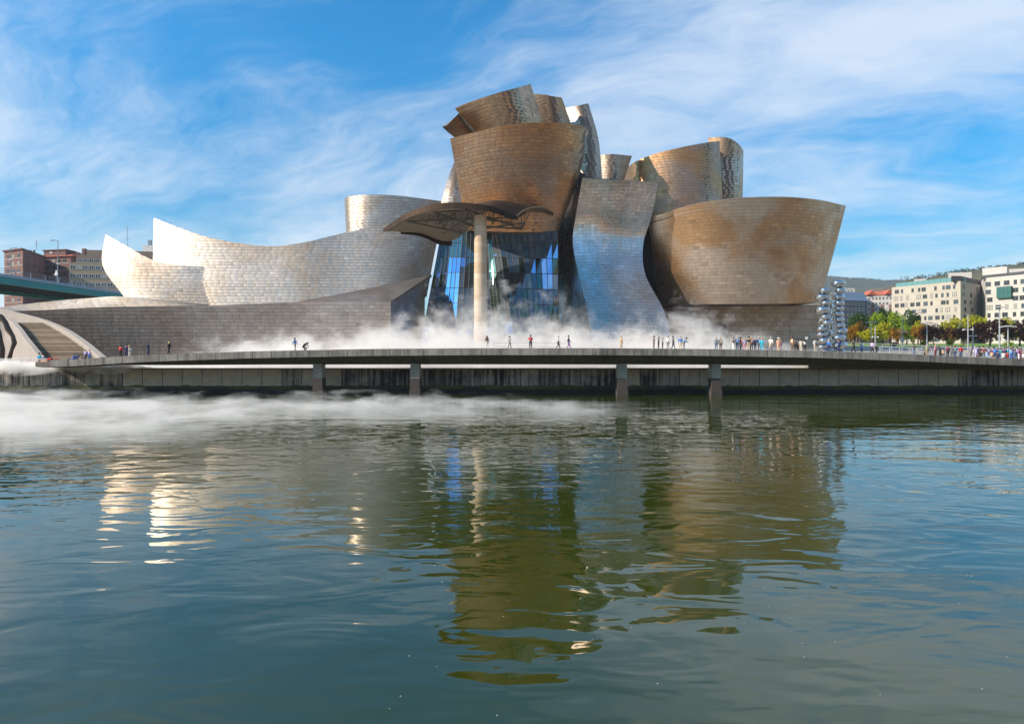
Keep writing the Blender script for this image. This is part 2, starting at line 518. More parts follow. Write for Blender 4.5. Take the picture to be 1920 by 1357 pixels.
# the tower
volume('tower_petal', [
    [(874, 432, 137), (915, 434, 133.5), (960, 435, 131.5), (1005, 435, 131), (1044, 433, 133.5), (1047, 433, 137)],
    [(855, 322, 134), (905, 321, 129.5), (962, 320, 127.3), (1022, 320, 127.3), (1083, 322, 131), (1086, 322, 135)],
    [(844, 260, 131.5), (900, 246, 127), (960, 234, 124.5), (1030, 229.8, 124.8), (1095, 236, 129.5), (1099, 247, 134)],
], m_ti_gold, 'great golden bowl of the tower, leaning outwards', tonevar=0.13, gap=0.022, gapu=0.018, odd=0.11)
volume('tower_petal', [
    [(910, 266, 142), (938, 264, 138), (965, 262, 136), (995, 258, 137), (1025, 256, 142)],
    [(853, 204, 141), (890, 189, 136.5), (930, 175.5, 133.5), (965, 166, 134), (995, 158, 139)],
], m_ti_crown, 'topmost petal with a slanted upper edge', tonevar=0.13)
volume('tower_petal', [
    [(852, 258, 141), (906, 258, 143.8)],
    [(837, 236, 139), (864, 209, 142.3)],
], m_ti_crown, 'small lit petal leaning left', mode='v', h=0.62)
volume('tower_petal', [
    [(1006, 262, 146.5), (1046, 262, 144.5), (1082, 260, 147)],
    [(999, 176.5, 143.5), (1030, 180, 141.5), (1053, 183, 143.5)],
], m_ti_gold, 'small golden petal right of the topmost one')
volume('tower_petal', [
    [(1076, 350, 146), (1108, 348, 144), (1130, 346, 146)],
    [(1076, 262, 146), (1105, 262, 144), (1122, 262, 146.5)],
    [(1061, 203, 149), (1085, 198, 147), (1103, 194, 148.5)],
], m_ti_wing, 'tall silver blade with a bulging right edge')
volume('tower_petal', [
    [(1122, 352, 153), (1148, 350, 152), (1166, 350, 154)],
    [(1124, 291.5, 153), (1148, 289, 152), (1185, 292.5, 153)],
], m_ti_wing, 'small pale block between blade and drum')
volume('tower_petal', [
    [(824, 392, 140), (848, 392, 139), (880, 392, 139.5)],
    [(839, 338, 143), (852, 338, 142.5), (864, 338, 143)],
    [(852, 303, 147), (857, 303, 147), (860, 303, 147.5)],
], m_ti_wing, 'bright silver blade left of the bowl')
# the wave tower and its side
volume('wave_wall', [
    [(1113, 672, 121.5), (1185, 672, 120), (1266, 672, 122)],
    [(1103, 590, 126.5), (1172, 588, 125.4), (1246, 586, 127.5)],
    [(1085, 515, 131), (1146, 515, 130), (1210, 515, 132.4)],
    [(1074, 455, 133), (1136, 456, 132), (1206, 458, 134.6)],
    [(1080, 402, 132.7), (1150, 405, 131.7), (1221, 408, 134.5)],
    [(1092, 334, 130.2), (1168, 339, 129.2), (1234, 344, 132.4)],
], m_ti_wave, 'tall wall curling in an S from leaning head to spreading foot')
volume('wave_side', [
    [(1047, 672, 136), (1080, 672, 129), (1113, 672, 121.8)],
    [(1040, 590, 138), (1073, 590, 133), (1103, 590, 126.8)],
    [(1035, 510, 141), (1060, 510, 137), (1084, 510, 131.6)],
    [(1040, 452, 142), (1060, 452, 138), (1074, 453, 133.3)],
    [(1060, 392, 139), (1072, 396, 136.5), (1081, 398, 132.6)],
    [(1091, 335, 133), (1092, 334.5, 131.6), (1092.5, 334, 130.4)],
], m_ti_wave, 'narrow side of the curling wall, turned to the glass')
# the drums on the right
volume('gallery_drum', [
    [(1236, 572.5, 141), (1268, 572, 138), (1305, 571, 135.5), (1350, 570.3, 133.5), (1400, 569.8, 132.5), (1450, 569.3, 132.5), (1496, 568.5, 134), (1537, 566.5, 138)],
    [(1223, 470, 138), (1268, 470, 134.5), (1318, 470, 131.6), (1368, 470, 130), (1420, 470, 129.2), (1472, 470, 129.6), (1520, 469, 131.5), (1565, 467, 135.5)],
    [(1215, 410, 136), (1277, 389, 131.5), (1326, 378, 129), (1375, 372, 127.5), (1439, 369, 127), (1488, 370, 127.8), (1540, 375.5, 130), (1586, 386, 134)],
], m_ti_drum, 'broad drum flaring outwards above the stone base')
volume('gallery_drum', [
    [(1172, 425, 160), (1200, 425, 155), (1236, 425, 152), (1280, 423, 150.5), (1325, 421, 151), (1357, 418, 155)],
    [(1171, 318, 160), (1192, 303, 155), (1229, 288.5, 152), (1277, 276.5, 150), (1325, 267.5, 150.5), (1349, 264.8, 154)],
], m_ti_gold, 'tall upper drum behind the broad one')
volume('gallery_drum', [
    [(1330, 400, 158), (1362, 400, 156.4), (1382, 400, 157.4), (1392, 400, 160)],
    [(1328, 258, 158), (1362, 258, 156.4), (1382, 268, 157.6), (1394, 282, 160.5)],
], m_ti_drum, 'slim pale drum against the sky')

# plain inner blocks added to close gaps and stop light leaking
core = MB()
core.prism([(-9, 141), (8, 139.5), (13.5, 141), (15, 152), (-9, 152)], 3.1, 44)
core.prism([(15, 149), (26, 149), (26, 158), (15, 158)], 3.1, 42)
core.prism([(25.6, 147), (34, 147), (34, 158), (25.6, 158)], 3.1, 33)
core.prism([(34.2, 143), (58, 139), (60, 152), (30, 152)], 14.8, 34)
core.prism([(-68, 139), (-24, 141), (-17, 145), (-17, 156), (-68, 156)], 3.1, 13)
core.build('core_filler', plain('dark core filler', (0.05, 0.04, 0.035), 0.8), museum)

# which sheets show largest: those stay single parts, the rest is one cladding part per volume
from mathutils.bvhtree import BVHTree
bv, bf = [], []
for o, G, mat, ts in PATCHES:
    nv, nu, _ = G.shape; b = len(bv)
    bv += [tuple(p) for p in G.reshape(-1, 3)]
    bf += [(b + j * nu + i, b + j * nu + i + 1, b + j * nu + nu + i + 1, b + j * nu + nu + i) for j in range(nv - 1) for i in range(nu - 1)]
bvh = BVHTree.FromPolygons(bv, bf)
cand = []
eye = Vector((0, 0, HC))
for pi, (o, G, mat, ts) in enumerate(PATCHES):
    for ti, (q, t, cn) in enumerate(ts):
        c = q[4]; d = c[1]
        sx = q[:4, 0] / q[:4, 1]; sz = (q[:4, 2] - HC) / q[:4, 1]
        ar = 0.5 * ((sx[1] - sx[3]) * (sz[2] - sz[0]) - (sx[2] - sx[0]) * (sz[1] - sz[3]))
        if sz[:4].min() * F > -20 and pi != 3: cand.append((abs(ar), pi, ti))
cand.sort(reverse=True)
single = set()
for ar, pi, ti in cand:
    if len(single) >= 300: break
    if ar * F * F > 150: continue
    c = Vector(PATCHES[pi][3][ti][0][4]); dr = (c - eye); ln = dr.length; dr.normalize()
    hit = bvh.ray_cast(eye, dr)
    if hit[0] is None or hit[3] > ln - 0.7: single.add((pi, ti))
for pi, (o, G, mat, ts) in enumerate(PATCHES):
    vs, fs, tn, nn = [], [], [], []
    for ti, (q, t, cn) in enumerate(ts):
        if (pi, ti) in single:
            c = mk('titanium_sheet', q, TF, mat, o, True, [t] * 8)
            c.data.normals_split_custom_set([tuple(x) for x in cn])
            continue
        b = len(vs); vs += list(q); fs += [tuple(i + b for i in f) for f in TF]; tn += [t] * 8; nn += cn
    c = mk('titanium_cladding', vs, fs, mat, o, True, tn)
    c.data.normals_split_custom_set([tuple(x) for x in nn])
    c['kind'] = 'stuff'
# ------------------------------------------------------------------ stone base, atrium glass, stone column, canopy
m_lime = plain('limestone', (0.52, 0.40, 0.28), 0.8, var=0.14, scale=1.4, bump=0.25, bscale=9)
m_lime2 = plain('limestone pale', (0.57, 0.46, 0.34), 0.8, var=0.14, scale=1.4, bump=0.25, bscale=9)
m_lime3 = plain('limestone tan', (0.47, 0.34, 0.22), 0.8, var=0.14, scale=1.4, bump=0.25, bscale=9)
m_mortar = plain('stone joint', (0.24, 0.18, 0.12), 0.9)
m_steel = plain('painted steel', (0.09, 0.085, 0.06), 0.5, 0.3)
m_mull = plain('mullion steel', (0.10, 0.09, 0.08), 0.45, 0.4)
m_dark = plain('dark interior', (0.012, 0.013, 0.015), 0.9)

def stone_front(parent, A, B, z0, z1, w, h, skip=None, gap=0.03):
    """limestone slabs laid in bond on the line A-B"""
    A = Vector(A).to_2d() if len(A) > 2 else Vector(A); B = Vector(B)
    L = (B - A).length; d = (B - A) / L; nrm = Vector((d.y, -d.x))
    rows = max(1, round((z1 - z0) / h)); hh = (z1 - z0) / rows
    for r in range(rows):
        cuts = [0.0] + list(np.arange((0.5 if r % 2 else 1.0) * w, L - 0.2 * w, w)) + [L]
        for s0, s1 in zip(cuts[:-1], cuts[1:]):
            if skip and skip((s0 + s1) / 2, z0 + (r + 0.5) * hh): continue
            p = 0.05 + random.uniform(0, 0.025)
            a = A + d * (s0 + gap); b = A + d * (s1 - gap)
            zz0, zz1 = z0 + r * hh + gap, z0 + (r + 1) * hh - gap
            q = [a, b, b + nrm * p, a + nrm * p]
            vs = [(x.x, x.y, zz0) for x in q] + [(x.x, x.y, zz1) for x in q]
            mk('limestone_slab', vs, [(3, 2, 6, 7), (4, 7, 6, 5), (0, 1, 2, 3), (0, 3, 7, 4), (2, 1, 5, 6)],
               random.choice([m_lime, m_lime2, m_lime3, m_lime]), parent)

sb = MB()
x0, x1, xr = P(1300, 0, 142).x, P(1479, 0, 142).x, P(1541, 0, 144).x
sb.prism([(x0, 142), (x1, 142), (x1, 160), (x0, 160)], 3.0, 15.2)
sb.prism([(x1 + 0.01, 143.2), (xr, 144), (xr, 160), (x1 + 0.01, 160)], 3.0, 15.1)
sb.prism([(P(1236, 0, 146).x, 146), (x0 - 0.01, 146), (x0 - 0.01, 160), (P(1236, 0, 146).x, 160)], 3.0, 15.0)
base = sb.build('stone_base', m_mortar, museum)
door_a, door_b = P(1322, 0, 142).x - x0, P(1361, 0, 142).x - x0
stone_front(base, (x0, 142), (x1, 142), 5.2, 15.1, 1.25, 0.9,
            lambda s, z: door_a < s < door_b and 8.2 < z < 11.2)
stone_front(base, (x1 + 0.02, 143.2), (xr, 144), 5.2, 15.0, 1.7, 1.35)
wn = MB()
for a, b in ((door_a, door_a + 2.8), (door_a + 2.9, door_b)):
    wn.box((x0 + a, 141.86, 8.5), (x0 + b, 141.98, 11.0))
wn.build('shop_window', plain('window glass', (0.05, 0.06, 0.07), 0.1, 0.3), base)
# floor that closes the underside of the broad drum, and its top
def closing(G, row, depth, z_off, name, mat, thick=0.4):
    pts = [Vector(p) for p in G[row]]
    back = [Vector((p.x, max(p.y, depth), p.z)) for p in pts]
    vs = []; fs = []
    for p, b in zip(pts, back):
        vs += [(p.x, p.y + 0.08, p.z + z_off), (b.x, b.y, b.z + z_off), (b.x, b.y, b.z + z_off + thick), (p.x, p.y + 0.08, p.z + z_off + thick)]
    for i in range(len(pts) - 1):
        a = 4 * i
        for k in range(4):
            k2 = (k + 1) % 4
            fs.append((a + k, a + k2, a + 4 + k2, a + 4 + k))
    o = mk(name, vs, fs, mat, museum)
    bm = bmesh.new(); bm.from_mesh(o.data); bmesh.ops.recalc_face_normals(bm, faces=bm.faces); bm.to_mesh(o.data); bm.free()
    return o
drum_ids = [i for i, p in enumerate(PATCHES) if p[0].name.startswith('gallery_drum')]
closing(PATCHES[drum_ids[0]][1], 0, 156, 0.05, 'drum_floor', m_joint)
closing(PATCHES[drum_ids[0]][1], 37, 158, -0.5, 'drum_roof', m_joint)
closing(PATCHES[drum_ids[1]][1], 37, 168, -0.5, 'drum_roof', m_joint)
closing(PATCHES[7][1], 1, 150, 0.0, 'tower_floor', m_joint)

# curtain wall: every pane a part; pane tints paint in sky and dark reflections
def glass_mat(name, tint, base):
    m, k, b = new_mat(name)
    b.inputs['Base Color'].default_value = (*tint, 1)
    b.inputs['Metallic'].default_value = 0.86
    b.inputs['Roughness'].default_value = 0.03
    pos = k.node('ShaderNodeNewGeometry').outputs['Position']
    bp = k.node('ShaderNodeBump', ins={'Height': k.noise(pos, 0.5, 1.0, 0.4), 'Strength': 0.25, 'Distance': 0.03})
    k.l.new(bp.outputs[0], b.inputs['Normal'])
    return m
m_glass = [glass_mat('atrium glass', (0.30, 0.52, 0.85), 0), glass_mat('atrium glass deep sky', (0.20, 0.42, 0.80), 0), glass_mat('atrium glass green', (0.12, 0.22, 0.24), 0)]
m_glass_d = [glass_mat('atrium glass dark', (0.10, 0.16, 0.19), 0), glass_mat('atrium glass dim green', (0.09, 0.18, 0.16), 0), glass_mat('atrium glass grey reflection', (0.13, 0.17, 0.22), 0)]
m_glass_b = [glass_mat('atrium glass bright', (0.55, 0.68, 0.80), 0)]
def facade(c00, c10, c11, c01, nu, nv, pick, tilt=0.012, bulge=0.0, mw=0.055):
    """leaning curtain wall between four corners (bottom left, bottom right, top right, top left)"""
    c00, c10, c11, c01 = (P(*c) for c in (c00, c10, c11, c01))
    n = (c10 - c00).cross(c01 - c00).normalized()
    def S(u, v):
        return (c00 * (1 - u) + c10 * u) * (1 - v) + (c01 * (1 - u) + c11 * u) * v + n * bulge * math.sin(math.pi * v)
    wall = MB()
    g = [S(i / 6, j / 6) - n * 0.5 for j in range(7) for i in range(7)]
    wall.add(g, [(j * 7 + i, j * 7 + i + 1, j * 7 + i + 8, j * 7 + i + 7) for j in range(6) for i in range(6)])
    w = mk('curtain_wall', wall.v, wall.f, m_dark, museum)
    for j in range(nv):
        for i in range(nu):
            q = [S((i + .04) / nu, (j + .02) / nv), S((i + .96) / nu, (j + .02) / nv), S((i + .96) / nu, (j + .98) / nv), S((i + .04) / nu, (j + .98) / nv)]
            q = [p + n * random.gauss(0, tilt) for p in q]
            qq = q + [p - n * 0.03 for p in q]
            mk('glass_pane', qq, [(0, 1, 2, 3), (7, 6, 5, 4), (0, 4, 5, 1), (1, 5, 6, 2), (2, 6, 7, 3), (3, 7, 4, 0)], pick(i, j), w)
    for i in range(nu + 1):
        b = MB(); b.tube([S(i / nu, j / 8) + n * 0.05 for j in range(9)], mw, 4); b.build('mullion', m_mull, w)
    for j in range(nv + 1):
        b = MB(); b.tube([S(i / 6, j / nv) + n * 0.04 for i in range(7)], mw * 0.9, 4); b.build('transom', m_mull, w)
    return w
def pk(lst): return lambda i, j: random.choice(lst)
G_, D_ = m_glass, m_glass_d
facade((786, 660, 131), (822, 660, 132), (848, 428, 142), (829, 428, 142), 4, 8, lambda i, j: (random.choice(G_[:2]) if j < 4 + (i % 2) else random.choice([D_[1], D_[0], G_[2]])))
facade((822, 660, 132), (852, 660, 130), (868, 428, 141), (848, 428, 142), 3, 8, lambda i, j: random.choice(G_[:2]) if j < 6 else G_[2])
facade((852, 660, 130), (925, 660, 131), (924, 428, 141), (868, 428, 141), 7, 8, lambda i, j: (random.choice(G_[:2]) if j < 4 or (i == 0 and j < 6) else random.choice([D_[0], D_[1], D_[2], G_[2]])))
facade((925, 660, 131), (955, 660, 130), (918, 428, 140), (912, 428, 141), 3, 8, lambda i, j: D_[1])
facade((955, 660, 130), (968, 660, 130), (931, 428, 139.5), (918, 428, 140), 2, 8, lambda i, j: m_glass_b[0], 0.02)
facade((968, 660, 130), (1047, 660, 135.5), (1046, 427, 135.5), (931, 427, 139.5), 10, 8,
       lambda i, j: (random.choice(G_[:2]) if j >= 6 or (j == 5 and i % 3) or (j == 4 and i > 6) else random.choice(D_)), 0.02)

# stone column under the canopy, laid in courses

cx, cyy = P(901, 0, 118).x, 118.0
colbase = MB(); colbase.lathe([(1.13, 0), (1.06, 25.2)], (cx, cyy, 3.05), 20)
shaft = colbase.build('stone_column', m_mortar, museum)
zc = 3.1; k = 0
while zc < 28.0:
    hgt = 0.92
    r_ = 1.16 - 0.003 * (zc - 3)
    b = MB(); rr = r_ + random.uniform(-0.006, 0.006)
    b.lathe([(rr - 0.012, 0.008), (rr, 0.02), (rr, hgt - 0.012), (rr - 0.012, hgt)], (cx, cyy, zc), 40)
    b.build('stone_course', random.choice([m_lime, m_lime2, m_lime3]), shaft, False)
    zc += hgt

# canopy: a leaf-shaped roof held by an open steel truss
m_can = titanium('titanium canopy', (0.060, 0.040, 0.030), (0.075, 0.05, 0.035), 0.5)
m_soffit = plain('cream soffit', (0.33, 0.26, 0.18), 0.8, var=0.06)
CG = grid([
    [(719, 429, 122), (773, 395.5, 117), (840, 380.5, 114.5), (918, 386.5, 114), (970, 406, 116)],
    [(721, 430, 123.5), (775, 409, 123.5), (844, 404, 123), (920, 376, 121.5), (1004, 390, 122.5)],
    [(737, 432, 125), (788, 433, 130), (850, 446, 133), (930, 380, 131), (1038, 400.5, 131)],
], 60, 24)
canopy = sheet('canopy', CG, 0.35, m_can, museum)
sof = CG - normals(CG) * 0.42
sheet('canopy_soffit', sof, 0.06, m_soffit, canopy)
def fascia(pts, hgt, name, out=0.05, mat=m_can, nseg=26):
    """upstand band along a canopy edge, in separate sheets"""
    c = np.array([tuple(p) for p in pts])[:, None, :]
    q = cr(c, np.linspace(0, 1, nseg + 1))[:, 0]
    for i in range(nseg):
        a, b = Vector(q[i]), Vector(q[i + 1])
        d = (b - a).normalized(); s = Vector((d.y, -d.x, 0)).normalized() * 0.14
        a = a + d * 0.015; b = b - d * 0.015
        ha = hgt(i / nseg); hb = hgt((i + 1) / nseg)
        up = Vector((0, 0, 0.05))
        o_ = Vector((0, 0, random.uniform(-.01, .01))) + s.normalized() * out
        vs = [a + o_ + up, b + o_ + up, b + o_ - Vector((0, 0, hb)), a + o_ - Vector((0, 0, ha))]
        vs = vs + [v - s for v in vs]
        mb = MB(); mb.add(vs, [(0, 1, 2, 3), (4, 7, 6, 5), (0, 4, 5, 1), (1, 5, 6, 2), (2, 6, 7, 3), (3, 7, 4, 0)])
        mb.build(name, mat, canopy)
fr = [Vector(CG[0, i]) for i in range(0, 60, 6)] + [Vector(CG[0, 59])]
fascia(fr, lambda t: 0.95 if 0.06 < t < 0.9 else 0.6 + 0.35 * min(t / 0.06, (1 - t) / 0.1), 'fascia_sheet')
rr_ = [Vector(CG[23, i]) for i in range(29, -1, -5)]
fascia(rr_, lambda t: 1.5 - 0.8 * t, 'fascia_sheet', nseg=14)
m_curl = titanium('titanium curl', (0.62, 0.42, 0.24), (0.66, 0.42, 0.2), 0.36)
CU = grid([
    [(971, 410, 117.3), (984, 402, 119.4), (999, 397.5, 121.6), (1018, 397, 124.6), (1038, 403, 131.4)],
    [(969.5, 405, 115.7), (981, 395.5, 117.6), (996, 390, 119.6), (1017, 390, 122.6), (1038, 399, 129.6)],
], 26, 6)
sheet('canopy_curl', CU, 0.2, m_curl, canopy)

def strut(pts, r=0.11):
    b = MB(); b.tube([P(*p) for p in pts], r, 6); b.build('truss_strut', m_steel, canopy)
chords = [((763, 415, 121), (868, 437, 124)), ((763, 415, 121), (902, 411, 118)), ((812, 397, 118), (896, 427, 121)), ((873, 393, 117), (979, 430, 121)),
          ((812, 397, 118), (866, 396, 118)), ((868, 437, 124), (905, 420, 119)), ((905, 424, 119), (979, 430, 121)), ((829, 438, 127), (902, 414, 118.5)),
          ((905, 411, 118), (962, 418, 120)), ((912, 428, 122), (985, 418, 124)), ((846, 428, 125), (893, 402, 118)), ((902, 412, 118), (968, 407, 118))]
for a, b in chords: strut((a, b), 0.16)
tops = [(790, 410, 119), (806, 402, 119), (822, 398, 119), (838, 398, 120), (852, 397, 120), (866, 397, 119), (880, 394, 118), (893, 392, 118), (912, 392, 118), (926, 396, 119), (940, 399, 120), (955, 404, 120)]
lows = [(785, 416, 121.5), (800, 419, 122), (816, 422, 122), (832, 428, 123), (846, 432, 124), (862, 436, 124), (872, 425, 122), (890, 424, 121), (908, 416, 120), (924, 420, 120), (942, 424, 120), (962, 427, 121)]
for i in range(len(tops)):
    strut((tops[i], lows[i]), 0.09)
    if i + 1 < len(tops): strut((tops[i + 1] if i % 2 else tops[i], lows[i] if i % 2 else lows[i + 1]), 0.09)
for t in ((970, 410, 117.5), (977, 404, 118.5), (985, 402, 119), (992, 400, 119.6), (953, 404, 119)):
    strut(((979, 430, 121), t), 0.085)
for t in ((822, 400, 120), (840, 396, 121), (856, 396, 121)):
    strut(((822, 421, 123), t), 0.10)
# ------------------------------------------------------------------ quay wall, footbridge
def concrete(name, col, stain, lo, hi, warmlow=True):
    m, k, b = new_mat(name)
    pos = k.node('ShaderNodeNewGeometry').outputs['Position']
    n = k.noise(pos, 1.2, 6.0, 0.62)
    c = k.mixc(k.mapr(n, 0.3, 0.7), tuple(x * 0.82 for x in col), tuple(min(1, x * 1.15) for x in col))
    st = k.noise(k.mapping(pos, scale=(2.2, 2.2, 0.10)), 1.0, 6.0, 0.7)
    st2 = k.noise(k.mapping(pos, scale=(0.22, 0.22, 0.3)), 1.0, 4.0, 0.6)
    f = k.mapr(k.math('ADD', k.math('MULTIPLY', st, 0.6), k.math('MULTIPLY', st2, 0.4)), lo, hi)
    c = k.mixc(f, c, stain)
    k.l.new(c, b.inputs['Base Color'])
    b.inputs['Roughness'].default_value = 0.88
    bp = k.node('ShaderNodeBump', ins={'Height': n, 'Strength': 0.3, 'Distance': 0.04})
    k.l.new(bp.outputs[0], b.inputs['Normal'])
    return m
m_conc = concrete('quay concrete', (0.62, 0.50, 0.36), (0.16, 0.12, 0.09), 0.56, 0.80)
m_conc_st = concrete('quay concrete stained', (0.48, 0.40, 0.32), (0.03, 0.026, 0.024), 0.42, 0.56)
m_parapet = concrete('parapet concrete', (0.30, 0.275, 0.24), (0.05, 0.048, 0.045), 0.42, 0.68)
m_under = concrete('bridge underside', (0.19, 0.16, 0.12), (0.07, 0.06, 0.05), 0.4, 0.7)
m_coping = plain('coping stone', (0.30, 0.27, 0.235), 0.8, var=0.15, scale=0.7)
m_algae, k, b = new_mat('wet algae')
pos = k.node('ShaderNodeNewGeometry').outputs['Position']
z = k.node('ShaderNodeSeparateXYZ', ins={0: pos}).outputs[2]
nz = k.noise(pos, 1.8, 6.0, 0.7)
nlow = k.noise(k.mapping(pos, scale=(.25, .25, .25)), 1.0, 2.0)
grn = k.mixc(k.mapr(nlow, 0.4, 0.6), (0.05, 0.05, 0.015), (0.10, 0.115, 0.02))
cc = k.mixc(k.mapr(k.math('ADD', z, k.math('MULTIPLY', k.math('SUBTRACT', nz, 0.5), 0.7)), 0.35, 0.75), (0.010, 0.011, 0.010), grn)
k.l.new(cc, b.inputs['Base Color']); b.inputs['Roughness'].default_value = 0.75
bp = k.node('ShaderNodeBump', ins={'Height': nz, 'Strength': 0.9, 'Distance': 0.15}); k.l.new(bp.outputs[0], b.inputs['Normal'])

quay = thing('quay_wall', 'concrete quay wall along the far bank with algae at the waterline', 'quay wall', (0, 86.5, 0))
b = MB(); b.box((-160, 86.12, -1.5), (160, 87.2, 3.0)); b.build('wall', plain('joint backing', (0.05, 0.045, 0.04), 0.9), quay)  # dark backing that shows in the panel joints
vs = []; fs = []
nx = 420
for i in range(nx + 1):                 # the rough weed-grown foot
    x = -160 + 320 * i / nx
    top = 0.95 + random.uniform(-0.16, 0.12)
    vs += [(x, 85.86 + random.uniform(-.05, .05), -1.2), (x, 85.9 + random.uniform(-.05, .05), 0.3), (x, 86.02, top), (x, 86.14, top + .03)]
for i in range(nx):
    for k_ in range(3):
        a = i * 4 + k_; fs.append((a, a + 4, a + 5, a + 1))
mk('algae_band', vs, fs, m_algae, quay)
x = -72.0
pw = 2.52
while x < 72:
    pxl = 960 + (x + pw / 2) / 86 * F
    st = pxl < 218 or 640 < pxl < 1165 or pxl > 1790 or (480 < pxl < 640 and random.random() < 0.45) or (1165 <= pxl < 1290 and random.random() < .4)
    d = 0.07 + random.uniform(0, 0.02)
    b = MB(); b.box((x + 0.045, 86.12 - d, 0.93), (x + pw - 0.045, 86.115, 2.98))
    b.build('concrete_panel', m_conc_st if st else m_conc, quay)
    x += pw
x = -72.0
while x < 72:
    b = MB(); b.box((x + .01, 85.95, 3.0), (x + 5.03, 87.0, 3.17 + random.uniform(-.004, .004))); b.build('coping_stone', m_coping, quay); x += 5.04

# footbridge: low concrete arc on four piers standing in the river
PT = np.array([(-60, 674), (104, 675), (168, 672), (235, 667.5), (308, 664), (480, 658.3), (687, 654.2), (890, 652.6), (1100, 652.5), (1300, 653.8), (1500, 657), (1599, 660), (1721, 664.5), (1809, 669), (1920, 673), (2100, 682), (2300, 692)], float)
PB = np.array([(-60, 681), (104, 683), (200, 684), (308, 684.5), (480, 683.5), (890, 683), (1300, 683.5), (1721, 686), (1920, 690), (2100, 697), (2300, 706)], float)
def by(x): return 80.0 + 0.00055 * x * x
def deck_top(x):
    p = 960 + x / by(x) * F
    return HC + (HZ - np.interp(p, PT[:, 0], PT[:, 1])) * by(x) / F
def deck_bot(x):
    p = 960 + x / by(x) * F
    return HC + (HZ - np.interp(p, PB[:, 0], PB[:, 1])) * (by(x) + 2.2) / F
bridge = thing('footbridge', 'low arched grey concrete footbridge in front of the museum', 'footbridge', (0, 80, 0))
xs = np.linspace(-57.5, 84, 120)
vs = []; fs = []
for x in xs:
    y = by(x); t = deck_top(x); bt = min(deck_bot(x), t - 0.95)
    prof = [(0.16, t - 0.22), (0.16, t - 0.80), (0.55, t - 0.86), (2.2, bt), (4.2, bt), (5.4, t - 0.86), (5.8, t - 0.80), (5.8, t - 0.22)]
    vs += [(x, y + a, z_) for a, z_ in prof]
m = 8
for i in range(len(xs) - 1):
    for k_ in range(m):
        a = i * m + k_; b_ = i * m + (k_ + 1) % m; fs.append((a, a + m, b_ + m, b_))
fs.append(tuple(range(m - 1, -1, -1))); fs.append(tuple(range((len(xs) - 1) * m, len(xs) * m)))
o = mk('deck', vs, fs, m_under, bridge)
bm = bmesh.new(); bm.from_mesh(o.data); bmesh.ops.recalc_face_normals(bm, faces=bm.faces); bm.to_mesh(o.data); bm.free()
x = -55.6
while x < 82:
    w = 2.26
    for side, nm in ((0.0, 'parapet_panel'), (5.66, 'parapet_panel')):
        y0, y1 = by(x), by(x + w); t0, t1 = deck_top(x), deck_top(x + w)
        a, b_ = x + 0.03, x + w - 0.03
        j = random.uniform(-.008, .008)
        q = [(a, y0 + side + j, t0 - .82), (b_, y1 + side + j, t1 - .82), (b_, y1 + side + .15, t1 - .82), (a, y0 + side + .15, t0 - .82),
             (a, y0 + side + j, t0), (b_, y1 + side + j, t1), (b_, y1 + side + .15, t1), (a, y0 + side + .15, t0)]
        bb = MB(); bb.add(q, [(0, 3, 2, 1), (4, 5, 6, 7), (0, 1, 5, 4), (1, 2, 6, 5), (2, 3, 7, 6), (3, 0, 4, 7)])
        bb.build(nm, m_parapet, bridge)
    x += w
m_pier = plain('pier concrete', (0.36, 0.30, 0.23), 0.85, var=0.2)
m_pier_d = plain('pier wet stain', (0.06, 0.048, 0.042), 0.8, var=0.3)
for pxl in (594, 777.5, 1167.5, 1345):
    x = (pxl - 960) * 81.5 / F
    y = by(x) + 1.5
    bt = deck_bot(x)
    b = MB(); b.box((x - .52, y - .1, bt - .28), (x + .52, y + 1.6, bt + 0.1)); b.box((x - .42, y, bt - .30), (x + .42, y + 1.4, bt - .27))
    b.prism([(x - .56, y), (x + .56, y), (x + .56, y + 1.6), (x - .56, y + 1.6)], 2.05, bt - .31)
    p = b.build('pier', m_pier, bridge)
    b = MB(); b.prism([(x - .565, y - .006), (x + .565, y - .006), (x + .565, y + 1.606), (x - .565, y + 1.606)], 0.75, 2.045)
    b.prism([(x - .66, y - .1), (x + .66, y - .1), (x + .66, y + 1.7), (x - .66, y + 1.7)], -1.5, 0.74)
    b.build('pier_stain', m_pier_d, p)
# ------------------------------------------------------------------ left: stairs, curved walls, road bridge, houses
m_pale = plain('pale wall concrete', (0.33, 0.29, 0.26), 0.85, var=0.12, scale=0.5, bump=0.2)
m_stone_top = plain('pale cap stone', (0.40, 0.35, 0.29), 0.85, var=0.1)
m_steps = [plain('step stone', (0.31, 0.24, 0.165), 0.9, var=0.25, scale=2), plain('step stone worn', (0.24, 0.185, 0.125), 0.9, var=0.25, scale=2), plain('step stone light', (0.42, 0.34, 0.25), 0.9, var=0.2, scale=2)]
def interp_pts(pts, t):
    q = cr(np.array([tuple(p) for p in pts])[:, None, :], np.asarray(t, float))[:, 0]
    return [Vector(p) for p in q]
stairs = thing('staircase', 'wide stone staircase rising between curved parapets beside the low titanium wall', 'staircase', (-63, 93, 3.1))
NS = 26
Le = interp_pts([P(78, 672, 92), P(58, 642, 97), P(40, 618, 102), P(18, 599, 107)], np.linspace(0, 1, NS + 1))
Re = interp_pts([P(189, 672, 92), P(160, 653, 97), P(128, 631, 102), P(92, 608, 107)], np.linspace(0, 1, NS + 1))
